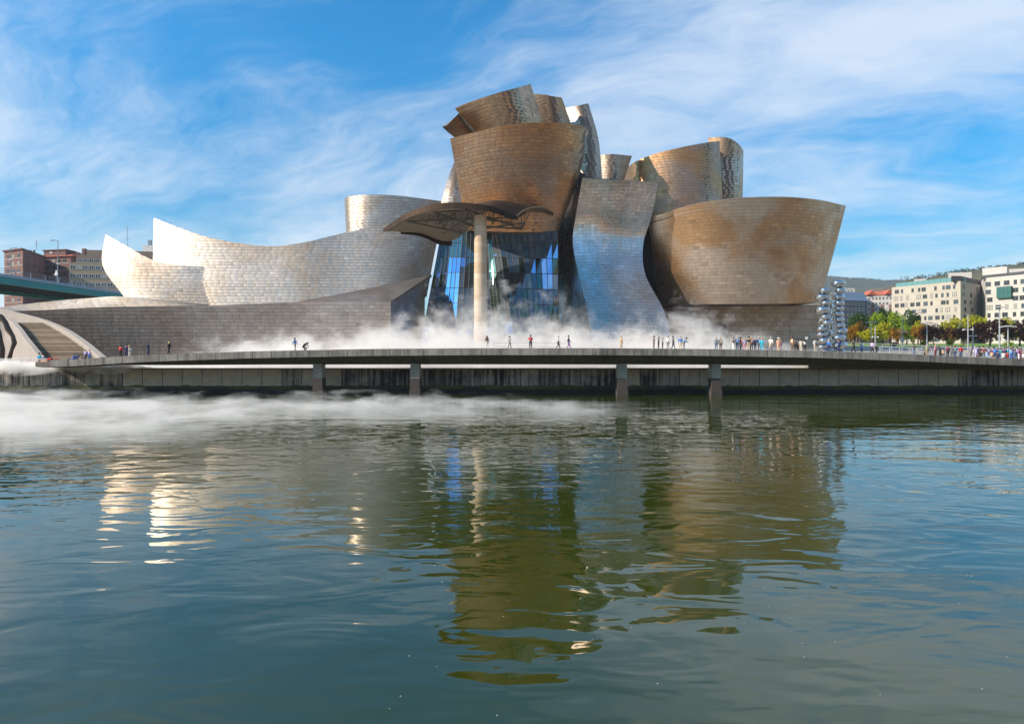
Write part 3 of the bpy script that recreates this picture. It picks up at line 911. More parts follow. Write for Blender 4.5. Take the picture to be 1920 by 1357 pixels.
for k_ in range(NS):
    z_ = 4.25 + (9.8 - 4.25) * k_ / (NS - 1)
    a, b_, c, d = Le[k_], Re[k_], Re[k_ + 1], Le[k_ + 1]
    e = 0.35
    b = MB(); b.prism([(a.x - e, a.y), (b_.x + e, b_.y), (c.x + e, c.y + .25), (d.x - e, d.y + .25)], z_ - 0.55, z_)
    b.prism([(a.x - e, a.y - 0.04), (b_.x + e, b_.y - 0.04), (b_.x + e, b_.y + .01), (a.x - e, a.y + .01)], z_ - 0.06, z_ + .004)
    b.build('stair_step', random.choice(m_steps), stairs)
def curved_wall(name, pts, z0, thick, mat, parent, n=26, cap=None):
    q = interp_pts(pts, np.linspace(0, 1, n))
    vs = []; fs = []
    for i, p in enumerate(q):
        t = (q[min(i + 1, n - 1)] - q[max(i - 1, 0)]); s = Vector((-t.y, t.x, 0)).normalized() * thick
        vs += [(p.x, p.y, z0), (p.x, p.y, p.z), (p.x + s.x, p.y + s.y, p.z), (p.x + s.x, p.y + s.y, z0)]
    for i in range(n - 1):
        a = 4 * i
        for k_ in range(3): fs.append((a + k_, a + k_ + 1, a + k_ + 5, a + k_ + 4))
    fs += [(0, 3, 2, 1), (4 * n - 4, 4 * n - 3, 4 * n - 2, 4 * n - 1)]
    o = mk(name, vs, fs, mat, parent)
    bm = bmesh.new(); bm.from_mesh(o.data); bmesh.ops.recalc_face_normals(bm, faces=bm.faces); bm.to_mesh(o.data); bm.free()
    if cap:
        vs = []; fs = []
        for i, p in enumerate(q):
            t = (q[min(i + 1, n - 1)] - q[max(i - 1, 0)]); s = Vector((-t.y, t.x, 0)).normalized()
            a, c = p - s * .06, p + s * (thick + .06)
            vs += [(a.x, a.y, p.z - .02), (a.x, a.y, p.z + .12), (c.x, c.y, p.z + .12), (c.x, c.y, p.z - .02)]
        for i in range(n - 1):
            a = 4 * i
            for k_ in range(4): fs.append((a + k_, a + (k_ + 1) % 4, a + 4 + (k_ + 1) % 4, a + 4 + k_))
        fs += [(0, 3, 2, 1), (4 * n - 4, 4 * n - 3, 4 * n - 2, 4 * n - 1)]
        o2 = mk('cap', vs, fs, cap, o)
        bm = bmesh.new(); bm.from_mesh(o2.data); bmesh.ops.recalc_face_normals(bm, faces=bm.faces); bm.to_mesh(o2.data); bm.free()
    return o
curved_wall('parapet', [P(199, 671, 91.5), P(165, 643, 97), P(130, 620, 102), P(92, 603, 107), P(50, 591, 112), P(0, 580, 116), P(-50, 573, 119)], 3.0, 0.7, m_pale, stairs, cap=m_stone_top)
cw = thing('curved_wall', 'pale curved concrete retaining wall left of the staircase', 'retaining wall', (-68, 95, 3.0))
curved_wall('wall', [P(80, 667, 91.6), P(67, 651, 94), P(54, 635, 97.5), P(40, 616, 101.5), P(23, 600, 106), P(0, 596, 107), P(-50, 592, 106)], 3.0, 0.5, m_pale, cw, cap=m_stone_top)
b = MB(); b.prism([(-95, 88.2), (P(86, 0, 90.5).x, 88.2), (P(192, 0, 91).x, 90.4), (P(192, 0, 91).x, 92), (-95, 92)], 3.0, 3.9)
o = b.build('terrace', m_paving); o['kind'] = 'structure'
m_bronze = plain('dark bronze', (0.09, 0.065, 0.05), 0.45, 0.7, var=0.3)
sc = thing('bronze_sculpture', 'dark bronze sculpture of bent knobbly poles before the curved wall', 'sculpture', (-66, 90, 3.9))
for pts in ([(-12, 588), (2, 595), (10, 604), (15, 617), (24, 630), (27, 643), (22, 656), (17, 674)], [(-14, 600), (-4, 622), (1, 640), (4, 655), (4, 674)]):
    b = MB(); q = [P(a, c, 89.5) for a, c in pts]
    b.tube(q, [0.34 - 0.02 * i + (0.07 if i % 2 else 0) for i in range(len(q))], 8); b.build('bent_pole', m_bronze, sc, True)

# road bridge running away along the left edge of the view
m_teal = plain('teal girder paint', (0.008, 0.25, 0.24), 0.5, var=0.12, scale=0.2)
m_teal_l = plain('grey deck edge', (0.30, 0.38, 0.46), 0.6, var=0.1)
m_girder_d = plain('underside steel', (0.02, 0.035, 0.035), 0.6, var=0.3)
rb = thing('road_bridge', 'teal steel road bridge crossing high over the left end of the museum', 'bridge', (-121, 200, 19))
XR, XL, ZD = -113.0, -130.0, 22.0
b = MB(); b.box((XL, 20, ZD - 0.1), (XR, 420, ZD + .55)); b.build('deck_edge', m_teal_l, rb)
b = MB(); b.box((XR - .7, 20, ZD - 1.5), (XR - .15, 420, ZD - .11)); b.box((XR - .85, 20, ZD - 1.62), (XR + .05, 420, ZD - 1.5)); b.build('girder', m_teal, rb)
b = MB(); b.box((XL + .15, 20, ZD - 2.0), (XL + .7, 420, ZD - .11)); b.box((XL - .05, 20, ZD - 2.12), (XL + .85, 420, ZD - 2.0)); b.build('girder', m_teal, rb)
b = MB(); b.box((XL + .71, 20, ZD - .6), (XR - .71, 420, ZD - .12)); b.build('soffit', m_girder_d, rb)
for y in np.arange(140, 330, 4.0):
    b = MB(); b.box((XL + .72, y, ZD - 1.3), (XR - .72, y + .3, ZD - .61)); b.build('cross_beam', m_girder_d, rb)
m_rail = plain('grey railing', (0.30, 0.33, 0.36), 0.5, 0.3)
for dx in (-.3,):
    for hgt in (0.75, 1.25, 1.75):
        b = MB(); b.tube([(XR + dx, 130, ZD + hgt), (XR + dx, 330, ZD + hgt)], .05, 5); b.build('rail', m_rail, rb)
for y in np.arange(140, 300, 5.0):
    b = MB(); b.tube([(XR - .3, y, ZD + .5), (XR - .3, y, ZD + 1.8)], .08, 6); b.build('rail_post', m_rail, rb)
m_lampc = plain('lamp post grey', (0.22, 0.25, 0.27), 0.5, 0.4)
def road_lamp(px_, top, D, lab, arm):
    p = P(px_, top, D); t = thing('street_lamp', lab, 'street lamp', (p.x, p.y, ZD + .5), 'lamps on the road bridge')
    b = MB(); b.tube([(p.x, p.y, ZD + .5), (p.x, p.y, p.z)], [.14, .08], 6); b.build('pole', m_lampc, t)
    b = MB(); b.tube([(p.x, p.y, p.z - .1), (p.x + arm, p.y, p.z + .1)], .06, 5); b.build('arm', m_lampc, t)
    b = MB(); b.tube([(p.x + arm * .7, p.y, p.z + .12), (p.x + arm * 1.35, p.y, p.z + .05)], [.12, .2], 6); b.build('lamp_head', m_lampc, t)
    b = MB(); b.tube([(p.x - .4, p.y, ZD + 6), (p.x + .5, p.y, ZD + 6.1)], [.1, .14], 6); b.build('lamp_head', m_lampc, t)
road_lamp(20, 464.5, 168, 'grey street lamp standing highest above the brick house nearest the picture edge', 1.0)
road_lamp(108.5, 451, 176, 'tall grey street lamp in front of the house with the red roof', -1.3)
p = P(105.5, 512, 180); s = thing('warning_sign', 'white triangular road sign on a post by the bridge railing', 'road sign', (p.x, p.y, ZD + .5))
b = MB(); b.tube([(p.x, p.y, ZD + .5), (p.x, p.y, p.z - .3)], .07, 6); b.build('post', m_lampc, s)
b = MB(); b.add([(p.x - .5, p.y - .06, p.z - .6), (p.x + .5, p.y - .06, p.z - .6), (p.x, p.y - .06, p.z + .9), (p.x - .5, p.y + .02, p.z - .6), (p.x + .5, p.y + .02, p.z - .6), (p.x, p.y + .02, p.z + .9)],
               [(0, 1, 2), (3, 5, 4), (0, 3, 4, 1), (1, 4, 5, 2), (2, 5, 3, 0)]); b.build('sign_plate', plain('white sign', (0.8, 0.78, 0.76), 0.5), s)

# houses: boxes with real window frames and panes
def glass_plain(name, c, r=0.12):
    m, k, b = new_mat(name); b.inputs['Base Color'].default_value = (*c, 1); b.inputs['Roughness'].default_value = r; b.inputs['IOR'].default_value = 1.6
    return m
m_pane = [glass_plain('window pane dark', (0.02, 0.028, 0.035)), glass_plain('window pane blue', (0.05, 0.075, 0.10)), glass_plain('window pane curtain', (0.35, 0.33, 0.29), 0.3)]
UF = MB()
for a, c in (((0, -.06, 0), (.08, .04, 1)), ((.92, -.06, 0), (1, .04, 1)), ((.081, -.06, 0), (.919, .04, .07)), ((.081, -.06, .93), (.919, .04, 1)), ((.46, -.05, .071), (.54, .03, .929))): UF.box(a, c)
UP = MB(); UP.box((.081, -.015, .071), (.919, .015, .929))
WIN_CACHE = {}
def win_mesh(kind, mat):
    key = (kind, mat.name)
    if key not in WIN_CACHE:
        src = UF if kind == 'window' else UP
        WIN_CACHE[key] = newmesh(kind, src.v, src.f, mat)
    return WIN_CACHE[key]
def window(parent, A, d, ang, s, z_, w, h, fmat, pmat):
    nrm = Vector((d.y, -d.x))
    p = A + d * (s - w / 2) + nrm * 0.05
    o = bpy.data.objects.new('window', win_mesh('window', fmat)); link(o, parent, (p.x, p.y, z_))
    o.scale = (w, 1, h); o.rotation_euler = (0, 0, ang)
    q = bpy.data.objects.new('pane', win_mesh('pane', pmat)); COL.objects.link(q); q.parent = o
    return o
def face(parent, A, B, wins, fmat, panes=None):
    """windows on the face from A to B as seen from outside left to right: (along 0..1, z of sill, width, height)"""
    A, B = Vector(A), Vector(B); d = (B - A).normalized(); L = (B - A).length; ang = math.atan2(d.y, d.x)
    for w in wins:
        window(parent, A, d, ang, w[0] * L, w[1], w[2], w[3], fmat, w[4] if len(w) > 4 else random.choice(panes or m_pane[:2]))
def xy(px_, D): return Vector(((px_ - 960) * D / F, D))
def zat(py_, D): return HC + (HZ - py_) * D / F
def wgrid(n, rows, w, h, z_top, step, lo=.08, hi=.92, drop=0.0, curtain=0.2):
    out_ = []
    for r in range(rows):
        for i in range(n):
            if random.random() < drop: continue
            out_.append((lo + (hi - lo) * (i + .5) / n, z_top - r * step - h, w, h, random.choice(m_pane) if random.random() < curtain else random.choice(m_pane[:2])))
    return out_
m_brick = plain('red brick', (0.17, 0.08, 0.065), 0.9, var=0.14, scale=.6)
m_brick2 = plain('brown brick', (0.14, 0.07, 0.06), 0.9, var=0.14, scale=.6)
m_tile = plain('red roof tile', (0.40, 0.10, 0.055), 0.85, var=0.2, scale=.7)
m_beige = plain('beige render', (0.33, 0.26, 0.18), 0.85, var=0.08)
m_tan = plain('tan cladding', (0.27, 0.20, 0.145), 0.85, var=0.1)
m_wfr = plain('white window frame', (0.55, 0.55, 0.54), 0.6)
m_dfr = plain('dark window frame', (0.12, 0.10, 0.09), 0.6)
m_band = plain('concrete band', (0.36, 0.30, 0.27), 0.85)
def block(name, parent, foot, z0, z1, mat):
    b = MB(); b.prism([(p[0], p[1]) for p in foot], z0, z1); return b.build(name, mat, parent)
# brick house nearest the edge
a, b_, c = xy(8, 292), xy(43, 285), xy(84, 310)
h1 = thing('brick_house', 'flat-roofed dark red brick block with chimney pots, nearest the left edge', 'apartment building', (a.x, a.y, 3))
zt = zat(469, 287)
block('wall', h1, [a, b_, c, c + Vector((-20, 20)), a + Vector((-6, 20))], 2.6, zt, m_brick)
block('roof', h1, [a + Vector((-.5, -.5)), b_ + Vector((0, -.7)), c + Vector((.6, 0)), c + Vector((-20, 20.4)), a + Vector((-6, 20.4))], zt + .01, zt + .6, m_brick2)
face(h1, a, b_, wgrid(3, 7, 1.9, 1.5, zt - 1.6, 3.1, curtain=.4), m_dfr)
face(h1, b_, c, wgrid(3, 7, 1.4, 1.4, zt - 1.6, 3.1), m_dfr)
for i in range(7):
    d = (b_ - a).normalized(); nn = Vector((d.y, -d.x)) * .12
    block('band', h1, [a + nn * 1.5, b_ + nn * 1.5, b_ + nn * .1, a + nn * .1], zt - 3.55 - 3.1 * i, zt - 3.25 - 3.1 * i, m_band)
for px_ in (52.5, 57, 64):
    q = xy(px_, 300); bb = MB(); bb.lathe([(.35, 0), (.35, .9), (.5, .95), (.5, 1.3)], (q.x, q.y, zt + .6), 8); bb.build('chimney', m_brick2, h1)
# house with a red tiled roof
a, b_ = xy(50, 318), xy(133, 312)
h2 = thing('red_roof_house', 'brick apartment house with sloping red tiled roof and square attic box', 'apartment building', (a.x, a.y, 3))
zt = zat(482, 315); back = Vector((0, 16))
block('wall', h2, [a, b_, b_ + back, a + back], 2.6, zt, m_brick)
z2 = zat(475.5, 326)
mb_ = MB(); mb_.add([(a.x - .8, a.y - .9, zt + .02), (b_.x + .8, b_.y - .9, zt + .02), (b_.x - 2, b_.y + 9, z2), (a.x + 5, a.y + 9, z2), (a.x - .8, a.y + 17, zt + .02), (b_.x + .8, b_.y + 17, zt + .02)],
                  [(0, 1, 2, 3), (0, 3, 4), (1, 5, 2), (3, 2, 5, 4), (0, 4, 5, 1)]); rf = mb_.build('roof', m_tile, h2)
a2, b2 = xy(82, 317), xy(123, 314)
at_ = block('attic', h2, [a2, b2, b2 + Vector((0, 7)), a2 + Vector((0, 7))], zt + .3, zat(470, 316), m_brick2)
block('attic_roof', h2, [a2 + Vector((-.5, -.5)), b2 + Vector((.5, -.5)), b2 + Vector((.5, 7.5)), a2 + Vector((-.5, 7.5))], zat(470, 316) + .01, zat(468.3, 316), m_brick2)
face(h2, a2, b2, [(.34, zat(475.5, 316), 1.5, 1.0, m_pane[2])], m_wfr)
face(h2, a, b_, wgrid(7, 8, 1.8, 1.6, zt - 1.1, 3.2, curtain=.4), m_dfr)
for i in range(8):
    block('band', h2, [a + Vector((0, -.14)), b_ + Vector((0, -.14)), b_ + Vector((0, -.01)), a + Vector((0, -.01))], zt - 3.3 - 3.2 * i, zt - 2.95 - 3.2 * i, m_band)
# beige house
a, b_ = xy(129, 300), xy(226, 304)
h3 = thing('beige_house', 'beige apartment block with white windows and set-back brown top floor', 'apartment building', (a.x, a.y, 3))
zt = zat(492, 301); back = Vector((0, 18))
block('wall', h3, [a, b_, b_ + back, a + back], 2.6, zt, m_beige)
a2, b2 = xy(143, 303), xy(226, 307)
zt2 = zat(478, 304)
block('top_floor', h3, [a2, b2, b2 + Vector((0, 12)), a2 + Vector((0, 12))], zt - .3, zt2, m_tan)
a3, b3 = xy(162, 308), xy(295, 314)
block('roof_house', h3, [a3, b3, b3 + Vector((0, 8)), a3 + Vector((0, 8))], zt2 - .3, zat(469, 309), m_tan)
face(h3, a, b_, wgrid(8, 7, 2.1, 1.75, zt - 1.35, 3.75, lo=.02, hi=.98, curtain=.25), m_wfr)
face(h3, a2, b2, wgrid(7, 1, 1.8, 1.5, zt + 1.9, 3.0, lo=.02), m_wfr)
q = xy(156.5, 308); block('chimney', h3, [q + Vector((-.7, 0)), q + Vector((.7, 0)), q + Vector((.7, 1.5)), q + Vector((-.7, 1.5))], zt2 - .3, zat(466, 308), m_brick2)
q = xy(279, 318); block('lift_house', h3, [q + Vector((-2.8, 0)), q + Vector((2.8, 0)), q + Vector((2.8, 4)), q + Vector((-2.8, 4))], zat(469, 309), zat(460, 318), m_wfr)
q = xy(280, 318); block('chimney', h3, [q + Vector((-.7, 0)), q + Vector((.7, 0)), q + Vector((.7, 1)), q + Vector((-.7, 1))], zat(460, 318), zat(450, 318), m_lampc)
def mast(px_, y0, y1, D, lab):
    p = P(px_, y0, D); t = thing('antenna', lab, 'antenna', p, 'antennas on the roofs')
    zt_ = zat(y1, D); b = MB(); b.tube([p, (p.x, p.y, zt_)], .09, 5); b.build('mast', m_lampc, t)
    for i in range(5):
        zz_ = p.z + (zt_ - p.z) * (.45 + .12 * i); b = MB(); b.tube([(p.x - .8 + .1 * i, p.y, zz_), (p.x + .8 - .1 * i, p.y, zz_)], .05, 4); b.build('antenna_arm', m_lampc, t)
mast(68.5, 469, 449, 305, 'thin antenna mast on the roof of the dark brick block')
mast(239, 469, 424, 310, 'tall thin antenna mast rising behind the titanium prow')
# ------------------------------------------------------------------ right: promenade, park, houses, hills
NXP, NYP = 30, 8
vs = []; fs = []
for j in range(NYP):
    for i in range(NXP):
        x = 38 + i * 8.0; t = j / (NYP - 1); y = 87.0 + t * 88
        zn = max(3.9, deck_top(min(x, 84)) - 0.25); vs.append((x, y, zn + (6.5 - zn) * t))
for j in range(NYP - 1):
    for i in range(NXP - 1):
        a = j * NXP + i; fs.append((a, a + 1, a + NXP + 1, a + NXP))
o = mk('promenade', vs, fs, m_paving); o['kind'] = 'structure'
def prom_z(x, y):
    t = (y - 87.0) / 88; zn = max(3.9, deck_top(min(x, 84)) - 0.25); return zn + (6.5 - zn) * t
b = MB(); b.box((38, 87.0, 2.9), (62, 87.3, deck_top(50) - .28)); b.box((62.01, 87.0, 2.9), (160, 87.3, 3.85)); o = b.build('promenade_edge', m_conc); o['kind'] = 'structure'
vs = []; fs = []
for j in range(12):
    for i in range(30):
        x = 62 + i * 12.0; y = 175.0 + j * 12
        vs.append((x, y, 6.49 + 2.6 * (j / 11) + random.uniform(-.15, .15) * (j > 0)))
for j in range(11):
    for i in range(29):
        a = j * 30 + i; fs.append((a, a + 1, a + 31, a + 30))
o = mk('park_lawn', vs, fs, m_grass); o['kind'] = 'structure'
b = MB(); b.box((55, 307, 2.5), (900, 900, 9.0)); o = b.build('street', m_earth); o['kind'] = 'structure'

# hills
def hill(name, prof, D, depth, mat, seed):
    r = random.Random(seed); n = 90; rows = 10
    px0, px1 = prof[0][0], prof[-1][0]
    vs = []; fs = []
    for j in range(rows):
        for i in range(n):
            p_ = px0 + (px1 - px0) * i / (n - 1)
            zt_ = zat(np.interp(p_, [q[0] for q in prof], [q[1] for q in prof]), D)
            t = j / (rows - 1)
            vs.append(((p_ - 960) * D / F, D - depth * (1 - t), 2.0 + (zt_ - 2.0) * (t ** 0.85) * (1 + .06 * math.sin(i * .5 + j)*(1-t)) + r.uniform(-1, 1) * D / 700))
    for i in range(n):
        vs.append(((px0 + (px1 - px0) * i / (n - 1) - 960) * D / F, D + depth, 0))
    for j in range(rows):
        for i in range(n - 1):
            a = j * n + i; fs.append((a, a + 1, a + n + 1, a + n))
    o = mk(name, vs, fs, mat, None, True); o['kind'] = 'structure'; return o
def hill_mat(name, a, c, sc_):
    m, k, b = new_mat(name)
    pos = k.node('ShaderNodeNewGeometry').outputs['Position']
    cc = k.mixc(k.mapr(k.noise(pos, sc_, 6.0, 0.7), .35, .65), a, c); k.l.new(cc, b.inputs['Base Color']); b.inputs['Roughness'].default_value = 1.0
    b.inputs['Specular IOR Level'].default_value = 0.1
    return m
hill('far_hill', [(1000, 640), (1200, 585), (1380, 540), (1480, 525), (1551, 519), (1588, 522), (1624, 523), (1655, 527), (1700, 526), (1760, 522), (1850, 516), (2000, 505), (2200, 512)], 2600, 900, hill_mat('far hill wood', (0.02, 0.035, 0.022), (0.035, 0.05, 0.03), .02), 1)
hill('near_hill', [(1600, 566), (1640, 548), (1677, 534), (1710, 524), (1743, 521), (1776, 515), (1820, 507), (1854, 504), (1887, 498), (1920, 496), (2050, 488), (2300, 500)], 1100, 500, hill_mat('near hill scrub', (0.04, 0.05, 0.02), (0.12, 0.10, 0.055), .03), 2)
hill('slope_hill', [(1180, 662), (1340, 610), (1460, 570), (1560, 546), (1600, 543), (1640, 541), (1680, 536), (1760, 540), (1900, 540)], 1500, 400, hill_mat('brown slope', (0.12, 0.095, 0.06), (0.07, 0.075, 0.04), .03), 3)

# foliage: leaf-sized faces spread through lobes
def leaf_cloud(lobes, n, size, seed, flat=0.0):
    r = np.random.default_rng(seed); vs = []; fs = []
    vol = np.array([l[3] ** 2 for l in lobes]); vol = vol / vol.sum()
    for li in r.choice(len(lobes), n, p=vol):
        x, y, z, rad = lobes[li][:4]; sq = lobes[li][4] if len(lobes[li]) > 4 else 0.8
        d = r.normal(size=3); d /= np.linalg.norm(d); rr = rad * (r.random() ** 0.28) * r.uniform(.8, 1.12)
        c = np.array([x, y, z]) + d * rr * np.array([1, 1, sq])
        u = r.normal(size=3); u /= np.linalg.norm(u); w = np.cross(u, d + r.normal(size=3) * .5); w /= np.linalg.norm(w) + 1e-6
        s = size * r.uniform(.6, 1.4); b0 = len(vs)
        vs += [c - u * s - w * s * .5, c + u * s * .2 - w * s * .75, c + u * s, c - u * s * .1 + w * s * .7]
        fs.append((b0, b0 + 1, b0 + 2, b0 + 3))
    return vs, fs
def leaf_mat(name, a, c):
    m, k, b = new_mat(name)
    oi = k.node('ShaderNodeNewGeometry')
    n_ = k.noise(oi.outputs['Position'], 0.6, 3.0, 0.6)
    rnd = oi.outputs['Random Per Island']
    f = k.math('ADD', k.math('MULTIPLY', rnd, .55), k.math('MULTIPLY', n_, .45))
    cc = k.mixc(k.mapr(f, .25, .75), a, c)
    d1 = k.node('ShaderNodeBsdfDiffuse', ins={0: cc}); tr = k.node('ShaderNodeBsdfTranslucent', ins={0: cc})
    mx = k.node('ShaderNodeMixShader', ins={0: 0.3, 1: d1.outputs[0], 2: tr.outputs[0]})
    o_ = [q for q in k.n if q.type == 'OUTPUT_MATERIAL'][0]; k.l.new(mx.outputs[0], o_.inputs[0]); k.n.remove(b)
    return m
LEAF = {
    'dark green': leaf_mat('leaf dark green', (0.015, 0.035, 0.008), (0.05, 0.10, 0.018)),
    'bright green': leaf_mat('leaf bright green', (0.11, 0.18, 0.012), (0.27, 0.36, 0.025)),
    'yellow green': leaf_mat('leaf yellow green', (0.21, 0.22, 0.012), (0.46, 0.42, 0.022)),
    'orange': leaf_mat('leaf orange', (0.20, 0.09, 0.015), (0.34, 0.18, 0.02)),
    'brown': leaf_mat('leaf brown', (0.10, 0.055, 0.02), (0.22, 0.11, 0.03)),
    'purple': leaf_mat('leaf purple', (0.016, 0.009, 0.010), (0.055, 0.024, 0.018)),
}
m_bark = plain('bark', (0.09, 0.065, 0.045), 0.95, var=.3)
CROWNS = []
for sd in range(5):
    r = random.Random(40 + sd); lob = [(0, 0, .58, .34)]
    for i in range(9):
        a = i * 2.4 + r.random(); rad = r.uniform(.16, .3)
        lob.append((math.cos(a) * r.uniform(.18, .36), math.sin(a) * r.uniform(.18, .36), r.uniform(.34, .82), rad * .85))
    vs, fs = leaf_cloud(lob, 1500, .034, sd)
    CROWNS.append(newmesh('crown', vs, fs, None))
    CROWNS[-1].materials.append(None)
tb = MB(); tb.tube([(0, 0, -.05), (.01, 0, .25), (0, .01, .6)], [.04, .03, .012], 7)
for a in range(5):
    tb.tube([(0, 0, .24 + .04 * a), (math.cos(a * 1.26) * .2, math.sin(a * 1.26) * .2, .55 + .05 * (a % 3))], [.018, .005], 5)
TRUNK = newmesh('trunk', tb.v, tb.f, m_bark, True)
def tree(px_, top, base, wpx, kind, D, lab, name='broadleaf_tree', k_=0):
    w = wpx * D / F; zb = zat(base, D); h = zat(top, D) - zb
    x = (px_ - 960) * D / F
    t = thing(name, lab, 'tree', (x, D, zb), 'autumn trees in the riverside park')
    c = bpy.data.objects.new('crown', CROWNS[k_ % 5]); link(c, t, (x, D, zb))
    c.scale = (w / .98, w / .98, h / .98); c.rotation_euler = (0, 0, k_ * 1.7)
    c.material_slots[0].link = 'OBJECT'; c.material_slots[0].material = LEAF[kind]
    tr = bpy.data.objects.new('trunk', TRUNK); link(tr, t, (x, D, zb)); tr.scale = (h * .8, h * .8, h)
    return t
TREES = [
    (1606, 584, 648, 44, 'dark green', 285, 'dark evergreen crown behind the orange bushes right of the steel columns'),
    (1601, 603, 649, 26, 'orange', 215, 'orange yellow tree standing closest to the polished steel columns'),
    (1612, 600, 646, 30, 'brown', 235, 'rusty brown tree half behind the first yellow green tree'),
    (1632, 610, 650, 46, 'yellow green', 210, 'broad low yellow green tree under the slate mansard house'),
    (1642, 578, 646, 34, 'bright green', 270, 'fresh green tree before the red roofed white house'),
    (1661, 574, 646, 30, 'dark green', 272, 'narrow deep green tree at the corner of the long beige block'),
    (1681, 579, 648, 40, 'bright green', 245, 'tallest light green tree before the long beige block'),
    (1712, 578, 648, 38, 'dark green', 262, 'round dark green tree before the windows of the long beige block'),
    (1721, 598, 648, 34, 'yellow green', 235, 'small lime coloured tree beside the round dark green one'),
    (1684, 610, 650, 34, 'orange', 212, 'tan orange tree under the tallest light green tree'),
    (1726, 607, 650, 34, 'orange', 214, 'orange tree touching the first purple tree'),
    (1750, 605, 652, 54, 'purple', 200, 'first dark purple tree, beside the orange one'),
    (1780, 593, 648, 44, 'yellow green', 238, 'yellow tree under the shaded corner of the beige block'),
    (1785, 607, 650, 30, 'brown', 215, 'brown tree between the first two purple trees'),
    (1806, 608, 652, 48, 'purple', 198, 'second dark purple tree, smaller and below the lime coloured trees'),
    (1823, 588, 648, 52, 'yellow green', 250, 'wide lime tree in front of the recessed grey facade'),
    (1856, 594, 653, 72, 'purple', 192, 'largest dark purple tree, left of the tall lamp with two flat heads'),
    (1892, 592, 648, 46, 'yellow green', 240, 'lime tree peeping between the two largest purple trees'),
    (1912, 594, 653, 60, 'purple', 194, 'dark purple tree cut by the right edge'),
    (1736, 606, 646, 26, 'bright green', 255, 'green tree half hidden by the first purple tree'),
    (1662, 600, 648, 30, 'yellow green', 228, 'yellow green tree under the narrow deep green tree'),
    (1700, 604, 648, 26, 'bright green', 230, 'slim green tree between the tan orange tree and the lime one'),
]
for i, t in enumerate(TREES): tree(*t[:6], t[6], k_=i)
def bush(px_, py_, w, D, kind, lab, sd):
    p = P(px_, py_, D); w = w * D / F
    vs, fs = leaf_cloud([(p.x + random.uniform(-.3, .3) * w, p.y + random.uniform(-.3, .3) * w, p.z + w * .35, w * random.uniform(.3, .45)) for _ in range(4)], 420, .16, sd)
    o = mk('bush', vs, fs, LEAF[kind]); tag(o, lab, 'bush', 'garden bushes on the lawn')
bush(1731, 648, 14, 185, 'yellow green', 'rounded yellow bush on the lawn under the first purple tree', 1)
bush(1783, 648, 18, 182, 'yellow green', 'rounded yellow bush on the lawn under the second purple tree', 2)
bush(1676, 650, 12, 180, 'dark green', 'dark clipped bush on the lawn under the tan orange tree', 3)
bush(1893, 650, 16, 182, 'bright green', 'green bush beside the low lamp with wing-shaped head', 4)
bush(1650, 648, 12, 188, 'bright green', 'green bush on the lawn below the fresh green tree', 5)
# pines along the ridge, too many to count
lob = []
for i in range(170):
    p_ = random.uniform(1690, 2040); D = 1098
    zt_ = zat(np.interp(p_, [1710, 1776, 1854, 1920, 2050], [524, 515, 504, 496, 488]), D)
    lob.append(((p_ - 960) * D / F, D, zt_ + random.uniform(0, 3), random.uniform(2.2, 5.0), 1.0))
for i in range(300):
    p_ = random.uniform(1480, 1720); D = 2590
    zt_ = zat(np.interp(p_, [1480, 1551, 1588, 1624, 1655, 1700, 1760], [522, 519, 522, 523, 527, 526, 522]), D)
    lob.append(((p_ - 960) * D / F, D, zt_ - 2, random.uniform(5, 9), 1.0))
vs, fs = leaf_cloud(lob, 16000, 1.0, 77)
o = mk('ridge_woodland', vs, fs, leaf_mat('ridge pine', (0.012, 0.025, 0.010), (0.03, 0.05, 0.018))); o['kind'] = 'stuff'

# houses
m_cream = plain('cream stone', (0.41, 0.365, 0.305), 0.85, var=.08, scale=.25)
m_white_st = plain('white stone', (0.47, 0.44, 0.40), 0.85, var=.06, scale=.25)
m_grey_st = plain('grey stone', (0.30, 0.27, 0.24), 0.85, var=.08, scale=.25)
m_roofg = plain('penthouse glass', (0.14, 0.28, 0.28), 0.2, 0.2, var=.15)
m_dark_roof = plain('dark roof pergola', (0.05, 0.05, 0.055), 0.6)
m_joint2 = plain('stone joint line', (0.30, 0.24, 0.18), 0.9)
def irregular(rows, n, seed, z_top, step, lo=.03, hi=.97, skip=.16):
    r = random.Random(seed); out_ = []
    for k_ in range(rows):
        for i in range(n):
            if r.random() < skip: continue
            w = r.choice([1.1, 1.1, 2.1, 2.1]); h = 1.9
            out_.append((lo + (hi - lo) * (i + .5 + r.uniform(-.2, .2)) / n, z_top - k_ * step - h, w, h, r.choice(m_pane + m_pane[:1])))
    return out_
def courses(parent, A, B, z0, z1, step, mat):
    d = (B - A).normalized(); nn = Vector((d.y, -d.x))
    z_ = z1
    while z_ > z0:
        q = [A + nn * .03, B + nn * .03, B, A]
        b = MB(); b.prism([(p.x, p.y) for p in q], z_ - .07, z_); b.build('string_course', mat, parent); z_ -= step
b1 = thing('long_beige_block', 'long beige stone apartment block with scattered square windows and glass penthouse', 'apartment building', (190, 314, 8.9))
A, B, C = xy(1672, 330), xy(1801, 300), xy(1850, 322)
zt = zat(527, 300)
block('wall', b1, [A, B, C, C + Vector((10, 30)), A + Vector((20, 30))], 8.0, zt, m_cream)
face(b1, A, B, irregular(9, 11, 5, zt - 1.3, 3.35), m_dfr)
courses(b1, A, B, 12, zt - 0.6, 3.35, m_joint2)
face(b1, B, C, irregular(9, 4, 8, zt - 1.3, 3.35, skip=.1), m_dfr)
d = (B - A).normalized(); nn = Vector((-d.y, d.x))
